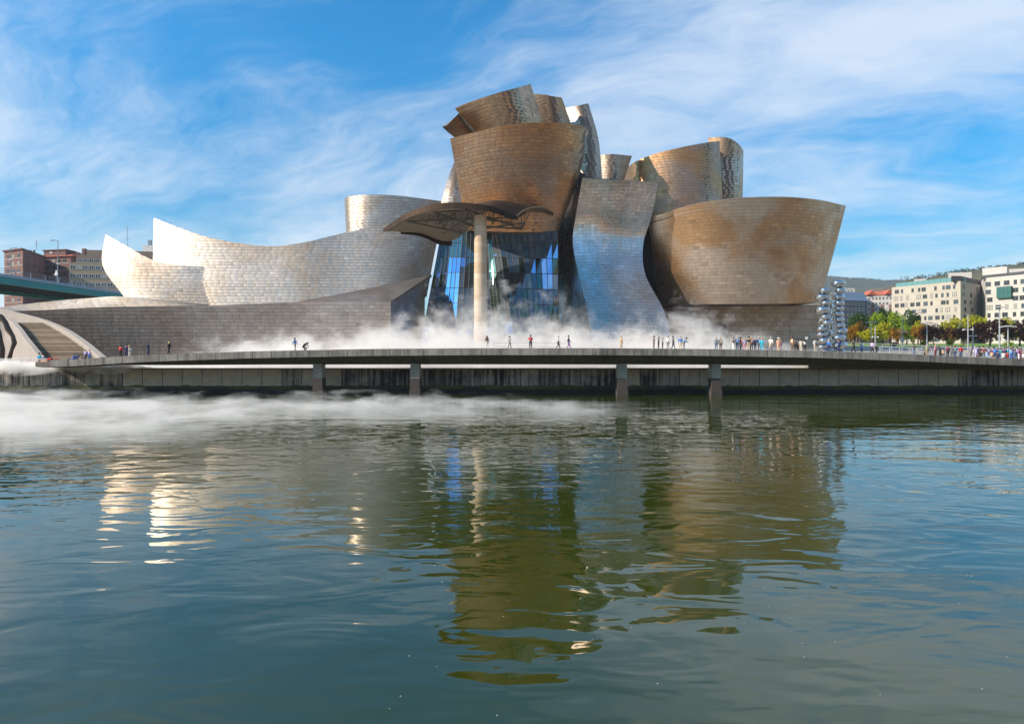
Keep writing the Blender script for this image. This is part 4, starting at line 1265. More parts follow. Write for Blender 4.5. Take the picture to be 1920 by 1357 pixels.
for i in range(12):
    a, c = A + d * (1.0 + i * 2.75) + nn * 1.6, A + d * (1.0 + i * 2.75 + 2.65) + nn * 1.6
    if (c - A).length > (B - A).length - 1: break
    block('penthouse_glass', b1, [a, c, c + nn * 5, a + nn * 5], zt - .1, zt + 2.0 + .02 * i, m_roofg)
block('pergola', b1, [B + Vector((-3.5, 1)), B + Vector((1, 1.2)), C + Vector((0, 2)), C + Vector((-6, 4))], zt + .01, zt + 2.4, m_dark_roof)
block('roof_plant', b1, [xy(1778, 322), xy(1822, 318), xy(1822, 328), xy(1778, 332)], zt - .2, zat(511, 320), m_white_st)
block('roof_plant', b1, [xy(1714, 332), xy(1736, 330), xy(1736, 336), xy(1714, 338)], zt - .2, zat(523, 331), m_white_st)
b2 = thing('white_block', 'white stone apartment block with a projecting green glass bay', 'apartment building', (205, 292, 8.9))
A, B = xy(1850, 302), xy(1990, 276)
zt = zat(521, 302)
block('wall', b2, [A, B, B + Vector((20, 26)), A + Vector((14, 26))], 8.0, zt, m_white_st)
L = (B - A).length
wl = []
r = random.Random(3)
for row in range(9):
    for c_ in range(8):
        s = .035 + .12 * c_
        if row in (1, 2) and .13 < s < .38: continue
        wl.append((s + r.choice([-.012, 0, .012]), zt - 1.9 - row * 3.45 - 2.0, r.choice([1.3, 2.3, 2.3]), 2.0, r.choice(m_pane + m_pane[:1])))
face(b2, A, B, wl, m_dfr)
courses(b2, A, B, 12, zt - .8, 3.45, m_grey_st)
d = (B - A).normalized(); nn = Vector((d.y, -d.x)); a, c = A + d * (.165 * L), A + d * (.37 * L)
bay = block('glass_bay', b2, [a + nn * 1.2, c + nn * 1.2, c, a], zt - 9.6, zt - 4.6, plain('bay frame', (.02, .07, .06), .4))
for i in range(4):
    for j in range(2):
        w_ = (c - a).length / 4; p0 = a + d * (w_ * i + .15) + nn * 1.2; p1 = a + d * (w_ * (i + 1) - .15) + nn * 1.2
        block('bay_pane', bay, [p0 + nn * .06, p1 + nn * .06, p1 + nn * .01, p0 + nn * .01], zt - 9.35 + 2.4 * j, zt - 7.2 + 2.4 * j, glass_plain('bay glass', (.04, .12, .11)) if i + j == 0 else bpy.data.materials['bay glass'])
block('penthouse', b2, [xy(1842, 316), xy(1888, 309), xy(1892, 320), xy(1846, 326)], zt - .2, zat(501, 312), m_white_st)
block('penthouse', b2, [xy(1888, 322), xy(1925, 318), xy(1930, 330), xy(1893, 332)], zt - .2, zat(504, 320), m_white_st)
block('pergola', b2, [A + Vector((1, 4)), B + Vector((-1, 3)), B + Vector((2, 6)), A + Vector((3, 8))], zt + .01, zt + 1.5, m_dark_roof)
b3 = thing('mansard_house', 'dark blue fronted house with blue slate mansard roof and pale chimneys', 'house', (190, 372, 8.9))
A, B = xy(1576, 366), xy(1626, 372)
ze = zat(564, 370)
m_blue = plain('slate blue front', (0.055, 0.085, 0.11), .7, var=.1); m_slate = plain('blue slate', (0.10, 0.16, 0.24), .5, var=.15)
block('wall', b3, [A, B, B + Vector((2, 14)), A + Vector((2, 14))], 8, ze, m_blue)
zr = zat(548, 374); up = Vector((.2, 4))
mb_ = MB(); mb_.add([(A.x - .4, A.y - .4, ze + .01), (B.x + .4, B.y - .4, ze + .01), (B.x + up.x, B.y + up.y, zr), (A.x + up.x, A.y + up.y, zr), (B.x + 2, B.y + 14, ze + .01), (A.x + 2, A.y + 14, ze + .01), (B.x + 2, B.y + 12, zr), (A.x + 2, A.y + 12, zr)],
                  [(0, 1, 2, 3), (3, 2, 6, 7), (7, 6, 4, 5), (1, 4, 6, 2), (0, 3, 7, 5), (0, 5, 4, 1)]); mb_.build('mansard_roof', m_slate, b3)
face(b3, A, B, wgrid(6, 5, 1.5, 1.8, ze - .8, 3.0, curtain=.35), m_wfr)
for px_ in (1588, 1594, 1601):
    q = xy(px_, 378); block('chimney', b3, [q + Vector((-.6, 0)), q + Vector((.6, 0)), q + Vector((.6, 1.2)), q + Vector((-.6, 1.2))], zr - .2, zat(540.5, 378), m_white_st)
b4 = thing('red_roof_mansion', 'white and brick mansion with red tiled roofs between slate house and beige block', 'house', (205, 382, 8.9))
A, B = xy(1622, 384), xy(1678, 378)
ze = zat(553, 380)
block('wall', b4, [A, B, B + Vector((4, 14)), A + Vector((4, 14))], 8, ze, m_white_st)
for i in (0.3, .62, .9):
    d = (B - A); nn = Vector((d.y, -d.x)).normalized(); a = A + d * (i - .1); c = A + d * (i + .02)
    block('brick_bay', b4, [a + nn * .1, c + nn * .1, c + nn * .01, a + nn * .01], 8, ze - 5.2, m_brick)
zr = zat(545.5, 384)
mb_ = MB(); mb_.add([(A.x - .6, A.y - .6, ze + .01), (B.x + .6, B.y - .6, ze + .01), (B.x + 4.6, B.y + 14.6, ze + .01), (A.x + 4.6, A.y + 14.6, ze + .01), (A.x + 5, A.y + 7, zr), (B.x - 3, B.y + 7, zr)],
                  [(0, 1, 5, 4), (1, 2, 5), (2, 3, 4, 5), (3, 0, 4), (0, 3, 2, 1)]); mb_.build('roof', m_tile, b4)
for s in (.22, .8):
    q = A + (B - A) * s; mb_ = MB(); mb_.add([(q.x - 2.4, q.y - .9, ze + .3), (q.x + 2.4, q.y - .9, ze + .3), (q.x, q.y - .9, ze + 2.8), (q.x - 2.4, q.y + 6, ze + .3), (q.x + 2.4, q.y + 6, ze + .3), (q.x, q.y + 6, ze + 2.8)],
        [(0, 1, 2), (3, 5, 4), (0, 2, 5, 3), (1, 4, 5, 2), (0, 3, 4, 1)]); mb_.build('gable', m_tile, b4)
face(b4, A, B, wgrid(7, 6, 1.1, 1.7, ze - .9, 3.0), m_wfr)

# polished steel columns of stacked drums
m_chrome = plain('polished steel', (0.58, 0.57, 0.56), 0.10, 1.0, var=.05)
st = thing('steel_sculpture', 'pair of tall polished steel columns made of stacked bulging drums', 'sculpture', (P(1562, 0, 104).x, 104, deck_top(49) - .3))
zb = deck_top(49) - .3
r = random.Random(12)
for cpx, n_, off, yy in ((1546, 11, 0, 104), (1575, 12, .45, 104), (1561, 10, .2, 105.9)):
    z_ = zb + off * .3
    for i in range(n_):
        rad = r.uniform(.74, 1.12); hh = rad * r.uniform(1.0, 1.16)
        x = P(cpx, 0, 104).x + r.uniform(-.36, .36); y = yy + r.uniform(-.5, .5)
        b = MB(); b.lathe([(rad * .40, 0), (rad * .76, hh * .10), (rad * .95, hh * .28), (rad, hh * .5), (rad * .95, hh * .72), (rad * .76, hh * .9), (rad * .40, hh)], (x, y, z_), 20)
        b.build('steel_drum', m_chrome, st, True); z_ += hh
        if z_ > 16.3: break

# lamps in the park
m_lamp = plain('lamp steel', (0.42, 0.45, 0.46), 0.4, .4)
m_plate = plain('lamp plate', (0.72, 0.72, 0.70), 0.5)
def park_lamp(px_, top, D, wpx, lab, kind='wing'):
    x = (px_ - 960) * D / F; z0 = prom_z(x, min(D, 175)); z1 = zat(top, D); w = wpx * D / F / 2
    t = thing('park_lamp', lab, 'street lamp', (x, D, z0), 'lamps along the promenade')
    b = MB(); b.tube([(x, D, z0), (x, D, z1)], [.13, .08], 8); b.build('pole', m_lamp, t)
    for s in (-1, 1):
        if kind == 'wing':
            b = MB(); b.add([(x + s * .05, D - .35, z1 + .05), (x + s * .05, D + .35, z1 + .05), (x + s * w, D + .35, z1 - .12 * w), (x + s * w, D - .35, z1 - .12 * w), (x + s * .05, D - .35, z1 - .06), (x + s * .05, D + .35, z1 - .06), (x + s * w, D + .35, z1 - .12 * w - .06), (x + s * w, D - .35, z1 - .12 * w - .06)],
                          [(0, 1, 2, 3), (4, 7, 6, 5), (0, 4, 5, 1), (1, 5, 6, 2), (2, 6, 7, 3), (3, 7, 4, 0)]); b.build('lamp_plate', m_plate, t)
        else:
            zz_ = z1 - (z1 - z0) * .42; b = MB(); b.tube([(x, D, zz_), (x + s * w, D, zz_ + .08)], .05, 5); b.tube([(x + s * w * .7, D, zz_ + .08), (x + s * w * 1.2, D, zz_ + .02)], [.1, .16], 6); b.build('lamp_head', m_plate, t)
park_lamp(1627, 602, 150, 0, 'slim lamp post before the broad yellow green tree') if False else None
park_lamp(1634, 603, 150, 22, 'wing-plated lamp before the broad yellow green tree')
park_lamp(1738, 604, 140, 20, 'wing-plated lamp at the edge of the first purple tree')
park_lamp(1874, 575, 118, 21, 'tallest lamp, with two flat plates over the white block')
park_lamp(1890, 611, 112, 29, 'lower broad wing-plated lamp beside the tallest lamp')
park_lamp(1692, 596, 145, 12, 'bare pole with two small arms before the light green tree', 'arm')
park_lamp(1815, 589, 135, 16, 'pole with two small arms before the second purple tree', 'arm')
park_lamp(1824, 612, 150, 12, 'short pole with two small arms close to a taller armed pole', 'arm')
park_lamp(1641, 612, 130, 10, 'short lamp with small arms in front of the yellow green tree', 'arm')

# handrails
m_hrail = plain('steel handrail', (0.55, 0.56, 0.56), 0.4, .5)
def handrail(pts, lab, hgt=1.0, posts=10, ground=None):
    q = interp_pts(pts, np.linspace(0, 1, posts))
    t = thing('handrail', lab, 'railing', q[0] - Vector((0, 0, hgt)), 'steel handrails')
    for dz in (0, -.45): 
        b = MB(); b.tube([p + Vector((0, 0, dz)) for p in q], .045, 5); b.build('rail', m_hrail, t)
    for p in q:
        b = MB(); b.tube([p + Vector((0, 0, .02)), p - Vector((0, 0, hgt))], .04, 5); b.build('post', m_hrail, t)
handrail([P(1585, 642, 118), P(1660, 645, 116), P(1740, 648.5, 114), P(1800, 651, 112)], 'steel handrail on the upper ramp behind the walkers', posts=14)
handrail([P(1650, 650, 96), P(1720, 653, 95), P(1800, 659.5, 94), P(1860, 665, 93), P(1930, 671, 92)], 'steel handrail between the ramp and the seated crowd', posts=16)
handrail([P(925, 643, 92), P(980, 643, 92), P(1040, 643.5, 92), P(1100, 645, 93)], 'steel handrail in the mist behind the person in red', posts=8, hgt=1.3)
handrail([P(-20, 673, 87), P(40, 672.5, 87), P(88, 673, 87)], 'pale handrail along the quay edge at the foot of the stairs', posts=7, hgt=1.1)
m_bench = plain('pale bench stone', (0.62, 0.52, 0.40), .8)
for i, (a, c, y, D) in enumerate(((1795, 1838, 653, 125), (1845, 1878, 653.5, 120), (1700, 1722, 651, 140))):
    p, q = P(a, y, D), P(c, y, D); b = MB(); b.box((p.x, D, prom_z(p.x, D) - .1), (q.x, D + .6, prom_z(p.x, D) + .55))
    tag(b.build('stone_bench', m_bench), ['long pale stone bench behind the seated crowd left of the tallest lamp', 'pale stone bench close to the foot of the tallest lamp', 'short pale stone bench on the ramp left of the crowd'][i], 'bench', 'stone benches on the promenade')
# ------------------------------------------------------------------ people: one continuous body each, hair apart
def body_mesh(name, J, E, slots):
    """J: joints name -> (x, y, z, r); E: bones; grown with a skin, then split into skin / top / legs / shoes"""
    keys = list(J); me = bpy.data.meshes.new(name)
    me.from_pydata([J[k_][:3] for k_ in keys], [(keys.index(a), keys.index(b_)) for a, b_ in E], [])
    o = bpy.data.objects.new('tmp', me); COL.objects.link(o)
    o.modifiers.new('s', 'SKIN'); sd = o.modifiers.new('d', 'SUBSURF'); sd.levels = 1; sd.render_levels = 1
    for i, k_ in enumerate(keys):
        r_ = J[k_][3]; me.skin_vertices[0].data[i].radius = (r_, r_)
        me.skin_vertices[0].data[i].use_root = (k_ == 'pelvis')
    ev = o.evaluated_get(bpy.context.evaluated_depsgraph_get())
    m2 = bpy.data.meshes.new_from_object(ev); m2.name = name
    bpy.data.objects.remove(o)
    m2.materials.clear()
    for _ in range(4): m2.materials.append(None)
    idx = []
    pts = [(Vector(J[k_][:3]), slots[k_]) for k_ in keys]
    segs = [(Vector(J[a][:3]), Vector(J[b_][:3]), slots[a], slots[b_]) for a, b_ in E]
    for p in m2.polygons:
        best = (9, 0)
        for a, c, sa, sc_ in segs:
            d = c - a; t = max(0, min(1, (p.center - a).dot(d) / d.length_squared)); ds = (p.center - a - d * t).length
            if ds < best[0]: best = (ds, sa if t < .5 else sc_)
        idx.append(best[1])
    m2.polygons.foreach_set('material_index', idx); m2.polygons.foreach_set('use_smooth', [True] * len(idx)); m2.update()
    return m2
SK, TP, LG, SH = 0, 1, 2, 3
BASE_SL = dict(pelvis=LG, waist=TP, chest=TP, neck=SK, chin=SK, skull=SK, crown=SK)
for s in 'ab': BASE_SL.update({'hip' + s: LG, 'knee' + s: LG, 'ank' + s: LG, 'toe' + s: SH, 'sho' + s: TP, 'elb' + s: TP, 'wri' + s: SK, 'han' + s: SK})
EDGES = [('pelvis', 'waist'), ('waist', 'chest'), ('chest', 'neck'), ('neck', 'chin'), ('chin', 'skull'), ('skull', 'crown')]
for s in 'ab': EDGES += [('pelvis', 'hip' + s), ('hip' + s, 'knee' + s), ('knee' + s, 'ank' + s), ('ank' + s, 'toe' + s), ('chest', 'sho' + s), ('sho' + s, 'elb' + s), ('elb' + s, 'wri' + s), ('wri' + s, 'han' + s)]
def stand(**kw):
    J = dict(pelvis=(0, 0, .95, .135), waist=(0, 0, 1.14, .125), chest=(0, .01, 1.34, .145), neck=(0, .01, 1.47, .055), chin=(0, -.015, 1.54, .07), skull=(0, -.01, 1.62, .095), crown=(0, 0, 1.70, .06))
    for s, q in (('a', -1), ('b', 1)):
        J.update({'hip' + s: (q * .09, 0, .90, .1), 'knee' + s: (q * .1, -.01, .49, .066), 'ank' + s: (q * .1, .02, .09, .048), 'toe' + s: (q * .115, -.13, .04, .04),
                  'sho' + s: (q * .185, .01, 1.39, .065), 'elb' + s: (q * .235, .03, 1.13, .047), 'wri' + s: (q * .245, -.05, .90, .034), 'han' + s: (q * .24, -.09, .80, .034)})
    J.update(kw); return J
walk = stand(kneea=(-.09, -.14, .52, .066), anka=(-.09, -.22, .10, .048), toea=(-.1, -.37, .06, .04), kneeb=(.09, .06, .49, .066), ankb=(.09, .30, .13, .048), toeb=(.1, .19, .04, .04),
             elba=(-.24, .12, 1.14, .047), wria=(-.25, .16, .92, .034), hana=(-.25, .15, .82, .034), elbb=(.24, -.06, 1.13, .047), wrib=(.24, -.22, .96, .034), hanb=(.23, -.29, .90, .034))
photo = stand(elba=(-.25, -.12, 1.2, .047), wria=(-.1, -.33, 1.42, .034), hana=(-.05, -.38, 1.48, .036), elbb=(.25, -.12, 1.2, .047), wrib=(.1, -.33, 1.42, .034), hanb=(.05, -.38, 1.48, .036))
lean = stand(waist=(0, -.06, 1.14, .125), chest=(0, -.16, 1.31, .14), neck=(0, -.24, 1.42, .055), chin=(0, -.29, 1.47, .07), skull=(0, -.32, 1.54, .095), crown=(0, -.34, 1.61, .06),
             shoa=(-.185, -.16, 1.35, .065), shob=(.185, -.16, 1.35, .065), elba=(-.24, -.28, 1.12, .047), wria=(-.2, -.48, 1.05, .034), hana=(-.18, -.56, 1.04, .034), elbb=(.24, -.28, 1.12, .047), wrib=(.2, -.48, 1.05, .034), hanb=(.18, -.56, 1.04, .034))
sit = stand(pelvis=(0, .05, .52, .14), waist=(0, .05, .70, .125), chest=(0, .02, .90, .145), neck=(0, 0, 1.03, .055), chin=(0, -.03, 1.10, .07), skull=(0, -.02, 1.18, .095), crown=(0, -.01, 1.26, .06),
            **{k_: v for s, q in (('a', -1), ('b', 1)) for k_, v in {'hip' + s: (q * .1, .0, .50, .1), 'knee' + s: (q * .13, -.42, .50, .07), 'ank' + s: (q * .12, -.38, .10, .048), 'toe' + s: (q * .13, -.54, .04, .04), 'sho' + s: (q * .185, .02, .95, .065), 'elb' + s: (q * .25, -.06, .70, .047), 'wri' + s: (q * .17, -.28, .62, .034), 'han' + s: (q * .13, -.36, .60, .034)}.items()})
crouch = stand(pelvis=(0, .22, .62, .14), waist=(0, .12, .80, .135), chest=(0, -.1, .98, .15), neck=(0, -.24, 1.03, .06), chin=(0, -.31, 1.0, .07), skull=(0, -.38, 1.04, .095), crown=(0, -.44, 1.08, .06),
            **{k_: v for s, q in (('a', -1), ('b', 1)) for k_, v in {'hip' + s: (q * .1, .2, .58, .1), 'knee' + s: (q * .14, -.14, .42, .07), 'ank' + s: (q * .12, .12, .10, .048), 'toe' + s: (q * .13, -.04, .04, .04), 'sho' + s: (q * .19, -.12, .98, .065), 'elb' + s: (q * .24, -.25, .74, .047), 'wri' + s: (q * .15, -.38, .52, .034), 'han' + s: (q * .12, -.42, .44, .034)}.items()})
POSES = {n_: (body_mesh('body', J, EDGES, BASE_SL), J) for n_, J in dict(stand=stand(), walk=walk, photo=photo, lean=lean, sit=sit, crouch=crouch).items()}
def hair_mesh(J, long_):
    c = Vector(J['skull'][:3]); b = MB(); n = 10
    prof = [(.112, -.03 if not long_ else -.22), (.125, 0.02 if not long_ else -.1), (.122, .06), (.09, .115), (.03, .14)]
    b.lathe(prof, (c.x, c.y + .035, c.z - .005), n)
    return newmesh('hair', b.v, b.f, None, True)
HAIR = {}
for n_, (m_, J) in POSES.items():
    for l_ in (0, 1):
        h_ = hair_mesh(J, l_); h_.materials.append(None); HAIR[n_, l_] = h_
SHORT = None
def hat_mesh(J):
    c = Vector(J['skull'][:3]); b = MB(); b.lathe([(.19, .035), (.19, .05), (.125, .055), (.115, .13), (.04, .155)], (c.x, c.y + .01, c.z + .01), 12); h_ = newmesh('hat', b.v, b.f, None, True); h_.materials.append(None); return h_
HAT = {n_: hat_mesh(J) for n_, (m_, J) in POSES.items()}
bp_ = MB(); bp_.prism([(-.15, .14), (.15, .14), (.13, .3), (-.13, .3)], .98, 1.42)
PACK = newmesh('backpack', bp_.v, bp_.f, None); PACK.materials.append(None)
CLR = dict(red=(.55, .03, .03), navy=(.03, .04, .12), white=(.75, .73, .70), black=(.02, .02, .022), blue=(.04, .16, .50), sky=(.25, .42, .68), cyan=(.02, .42, .60), grey=(.25, .25, .26), dgrey=(.10, .10, .11),
           khaki=(.36, .28, .17), tan=(.45, .33, .22), brown=(.16, .09, .06), peach=(.75, .45, .30), pink=(.65, .28, .33), maroon=(.18, .03, .04), lilac=(.42, .36, .58), teal=(.03, .30, .33), denim=(.09, .14, .24), beige=(.55, .46, .35), green=(.30, .34, .22), cream=(.7, .62, .48), blond=(.55, .38, .16), purple=(.25, .10, .32))
CM = {}
def cmat(n_):
    if n_ not in CM: CM[n_] = plain('cloth ' + n_, CLR[n_], .85, var=.12, scale=9)
    return CM[n_]
m_skin = [plain('skin light', (.55, .34, .25), .6, var=.05), plain('skin tanned', (.40, .23, .15), .6, var=.05)]
m_shoe = plain('shoe leather', (.06, .05, .045), .6)
m_hair = {'dark': plain('hair dark', (.02, .015, .012), .6), 'brown': plain('hair brown', (.09, .05, .03), .6), 'blond': plain('hair blond', (.50, .34, .15), .6), 'grey': plain('hair grey', (.45, .44, .42), .6)}
PR = random.Random(21)
def person(at, rz, pose, top, leg, label, hair='dark', long_=0, hat=None, pack=None, shorts=False, group=None, sc=None):
    t = thing('person', label, 'person', at, group)
    s = sc or PR.uniform(.95, 1.05)
    t.scale = (s, s, s); t.rotation_euler = (0, 0, rz)
    def part(n_, me, mats):
        o = bpy.data.objects.new(n_, me); COL.objects.link(o); o.parent = t
        for i, m_ in enumerate(mats): o.material_slots[i].link = 'OBJECT'; o.material_slots[i].material = m_
    sk = PR.choice(m_skin)
    part('body', POSES[pose][0], [sk, cmat(top), cmat(leg), m_shoe])
    if hat: part('hat', HAT[pose], [cmat(hat)])
    else: part('hair', HAIR[pose, long_], [m_hair[hair]])
    if pack: part('backpack', PACK, [cmat(pack)])
    return t
L_, R_, AWAY, FRONT = R(-90), R(90), R(180), 0.0       # the way they face: -Y is towards the river
def on_bridge(px_, back, *a, **k_):
    y = 80 + back; x = (px_ - 960) * y / F
    return person((x, y + .00055 * x * x, deck_top(x) - .22), *a, **k_)
def on_prom(px_, D, *a, **k_):
    x = (px_ - 960) * D / F
    return person((x, D, prom_z(x, D)), *a, **k_)
def on_plaza(px_, D, z_, *a, **k_):
    x = (px_ - 960) * D / F
    return person((x, D, z_), *a, **k_)
GB = 'people walking on the footbridge'
W = 'walk'
on_bridge(215, 1.6, AWAY, 'stand', 'red', 'black', 'person in a red top watching the titanium wall by the foot of the stairs', group=GB)
on_bridge(226, 2.0, AWAY, 'stand', 'navy', 'navy', 'person in dark blue between the red top and a fair-haired companion', group=GB)
on_bridge(232.5, 2.4, AWAY, 'stand', 'white', 'white', 'fair-haired person in white beside the dark blue top', hair='blond', long_=1, group=GB, sc=.92)
on_bridge(269, 1.5, R_, 'stand', 'navy', 'navy', 'lone walker in navy on the left end of the footbridge', group=GB)
on_bridge(309.5, 1.5, L_, W, 'black', 'black', 'blond person in a black dress alone on the footbridge', hair='blond', long_=1, group=GB)
on_bridge(551, 1.3, R(60), W, 'sky', 'beige', 'person in light blue shirt and pale trousers beside a crouching figure', group=GB)
on_bridge(570, 1.3, R(75), 'crouch', 'black', 'black', 'crouching person dressed in black in front of the fog', group=GB)
on_bridge(913, 2.2, AWAY, 'stand', 'brown', 'white', 'long-haired person in brown top and white trousers left of the stone column foot', hair='brown', long_=1, group=GB)
on_bridge(955.5, 2.0, R(140), W, 'grey', 'grey', 'person in grey at the left end of the misty handrail', group=GB)
on_bridge(995, 1.8, AWAY, 'photo', 'red', 'black', 'person in red with raised arms in front of the glass atrium', group=GB)
on_bridge(1047, 1.6, R(90), W, 'white', 'black', 'person in white top, black trousers and pale hat before the curling wall', hat='cream', group=GB)
on_bridge(1066.5, 1.6, R(80), W, 'navy', 'purple', 'person in dark blue and purple walking behind the one with the pale hat', group=GB)
on_bridge(1165, 3.6, R(120), 'stand', 'tan', 'tan', 'pale tan figure half lost in fog below the curling wall', hair='grey', group=GB)
on_bridge(1226.5, 2.6, L_, 'stand', 'dgrey', 'brown', 'dark grey figure leading the misty group under the broad drum', group=GB)
on_bridge(1235.5, 2.8, L_, 'stand', 'brown', 'brown', 'brown figure second in the misty group', hair='brown', group=GB)
on_bridge(1243, 3.0, L_, 'stand', 'beige', 'tan', 'short pale beige figure third in the misty group', hair='grey', group=GB, sc=.92)
on_bridge(1253, 1.8, R(160), 'stand', 'white', 'grey', 'bald-looking person in white in the middle of the misty group', hair='grey', group=GB)
on_bridge(1263, 1.9, R_, W, 'dgrey', 'dgrey', 'person in charcoal striding next to the one in white', group=GB)
on_bridge(1277, 1.5, R(160), 'stand', 'blue', 'beige', 'person in bright blue top and beige trousers beside a light blue one', hair='grey', group=GB)
on_bridge(1283.5, 1.6, R_, 'lean', 'sky', 'grey', 'person in light blue bending forward beside the bright blue top', group=GB)
on_bridge(1344.5, 2.2, AWAY, 'stand', 'grey', 'denim', 'grey figure left of a beige one by the misty shop window', hair='grey', group=GB)
on_bridge(1353, 2.3, AWAY, 'stand', 'beige', 'brown', 'beige figure right of a grey one by the misty shop window', hair='blond', group=GB)
on_bridge(1377, 1.5, L_, 'stand', 'black', 'white', 'person in black top and white trousers at the head of the big group', hair='brown', group=GB)
on_bridge(1384.5, 1.6, AWAY, 'stand', 'sky', 'denim', 'tall person in denim blue second in the big group', hair='grey', group=GB, sc=1.06)
on_bridge(1390.5, 1.8, L_, 'stand', 'maroon', 'denim', 'dark-haired person in maroon third in the big group', group=GB)
on_bridge(1394.5, 2.2, AWAY, 'stand', 'pink', 'grey', 'short person in pink half behind the maroon top', hair='blond', group=GB, sc=.93)
on_bridge(1398.5, 1.5, AWAY, 'stand', 'lilac', 'pink', 'person in lilac and pink in the middle of the big group', hair='blond', group=GB, sc=.93)
on_bridge(1406.5, 1.4, R(150), 'stand', 'black', 'khaki', 'person in black shirt and khaki trousers in the big group', group=GB, sc=1.05)
on_bridge(1411.5, 2.0, AWAY, 'stand', 'peach', 'navy', 'person in peach behind the black shirt', hair='blond', group=GB)
on_bridge(1418.5, 1.5, AWAY, 'stand', 'navy', 'navy', 'person all in navy between the peach and the pale blue shirt', hair='grey', group=GB)
on_bridge(1426.5, 1.6, AWAY, 'stand', 'sky', 'grey', 'tall person in pale blue shirt and grey trousers left of the cyan top', hair='grey', group=GB, sc=1.05)
on_bridge(1431.5, 1.2, R(150), 'stand', 'cyan', 'cyan', 'person in bright cyan at the end of the big group', hair='blond', group=GB, sc=.96)
on_bridge(1448.5, 1.8, R(150), W, 'white', 'beige', 'lone white-haired person in white before the stone base', hair='grey', group=GB)
on_bridge(1463, 1.5, AWAY, 'stand', 'peach', 'peach', 'stout person in peach with a white cap before the stone base', hat='white', group=GB)
on_bridge(1466.5, 1.9, AWAY, 'stand', 'pink', 'pink', 'person in pink half hidden by the white-capped one in peach', hair='blond', group=GB)
on_bridge(1489, 1.6, R_, 'stand', 'peach', 'brown', 'tall long-haired person in peach top and brown trousers left of the sign holder group', hair='brown', long_=1, group=GB, sc=1.12)
on_bridge(1495, 1.4, AWAY, 'stand', 'brown', 'black', 'dark-haired person in brown next to the tall long-haired one', group=GB, sc=.93)
on_bridge(1500.5, 1.6, AWAY, 'stand', 'white', 'black', 'short dark-haired person in white left of the cream top', group=GB, sc=.92)
on_bridge(1506.5, 1.3, AWAY, 'stand', 'cream', 'cream', 'dark-haired person in cream left of the raised white board', group=GB, sc=.93)
tp = on_bridge(1513.5, 1.3, AWAY, 'stand', 'white', 'black', 'dark-haired person in white top below the raised white board', long_=1, group=GB, sc=.93)
x = (1513 - 960) * 81.4 / F; z0 = deck_top(x)
sg = thing('placard', 'white board held up above the dark-haired person in white', 'placard', (x, 81.5, z0 + 1.0))
b = MB(); b.tube([(x, 81.5, z0 + .7), (x, 81.5, z0 + 1.42)], .02, 5); b.build('stick', m_bark, sg)
b = MB(); b.box((x - .14, 81.48, z0 + 1.36), (x + .14, 81.52, z0 + 1.68)); b.build('board', cmat('white'), sg)
on_bridge(1534, 1.5, AWAY, 'stand', 'white', 'beige', 'person in white with a grey backpack left of the steel columns', pack='grey', group=GB)
on_bridge(1560, 1.4, R(150), 'stand', 'blue', 'navy', 'person in bright blue top before the left steel column', hair='grey', group=GB)
on_bridge(1579, 1.4, R(170), 'stand', 'navy', 'navy', 'person in dark navy before the right steel column', group=GB)
on_bridge(1608, 2.2, L_, W, 'black', 'black', 'person in black striding just right of the steel columns', group=GB, sc=1.05)
on_prom(1616, 105, AWAY, 'stand', 'sky', 'denim', 'person in pale blue on the ramp behind the striding one in black', hair='grey')
on_bridge(1644, 1.4, R(120), W, 'lilac', 'black', 'lone person in lilac top and black trousers right of the steel columns')
on_prom(1643, 112, AWAY, 'stand', 'black', 'black', 'distant person in black on the upper ramp above the lilac top')
on_prom(1714, 100, AWAY, 'photo', 'black', 'denim', 'person in black jacket and jeans on the ramp holding up arms')
GC = 'crowd at the right end of the promenade'
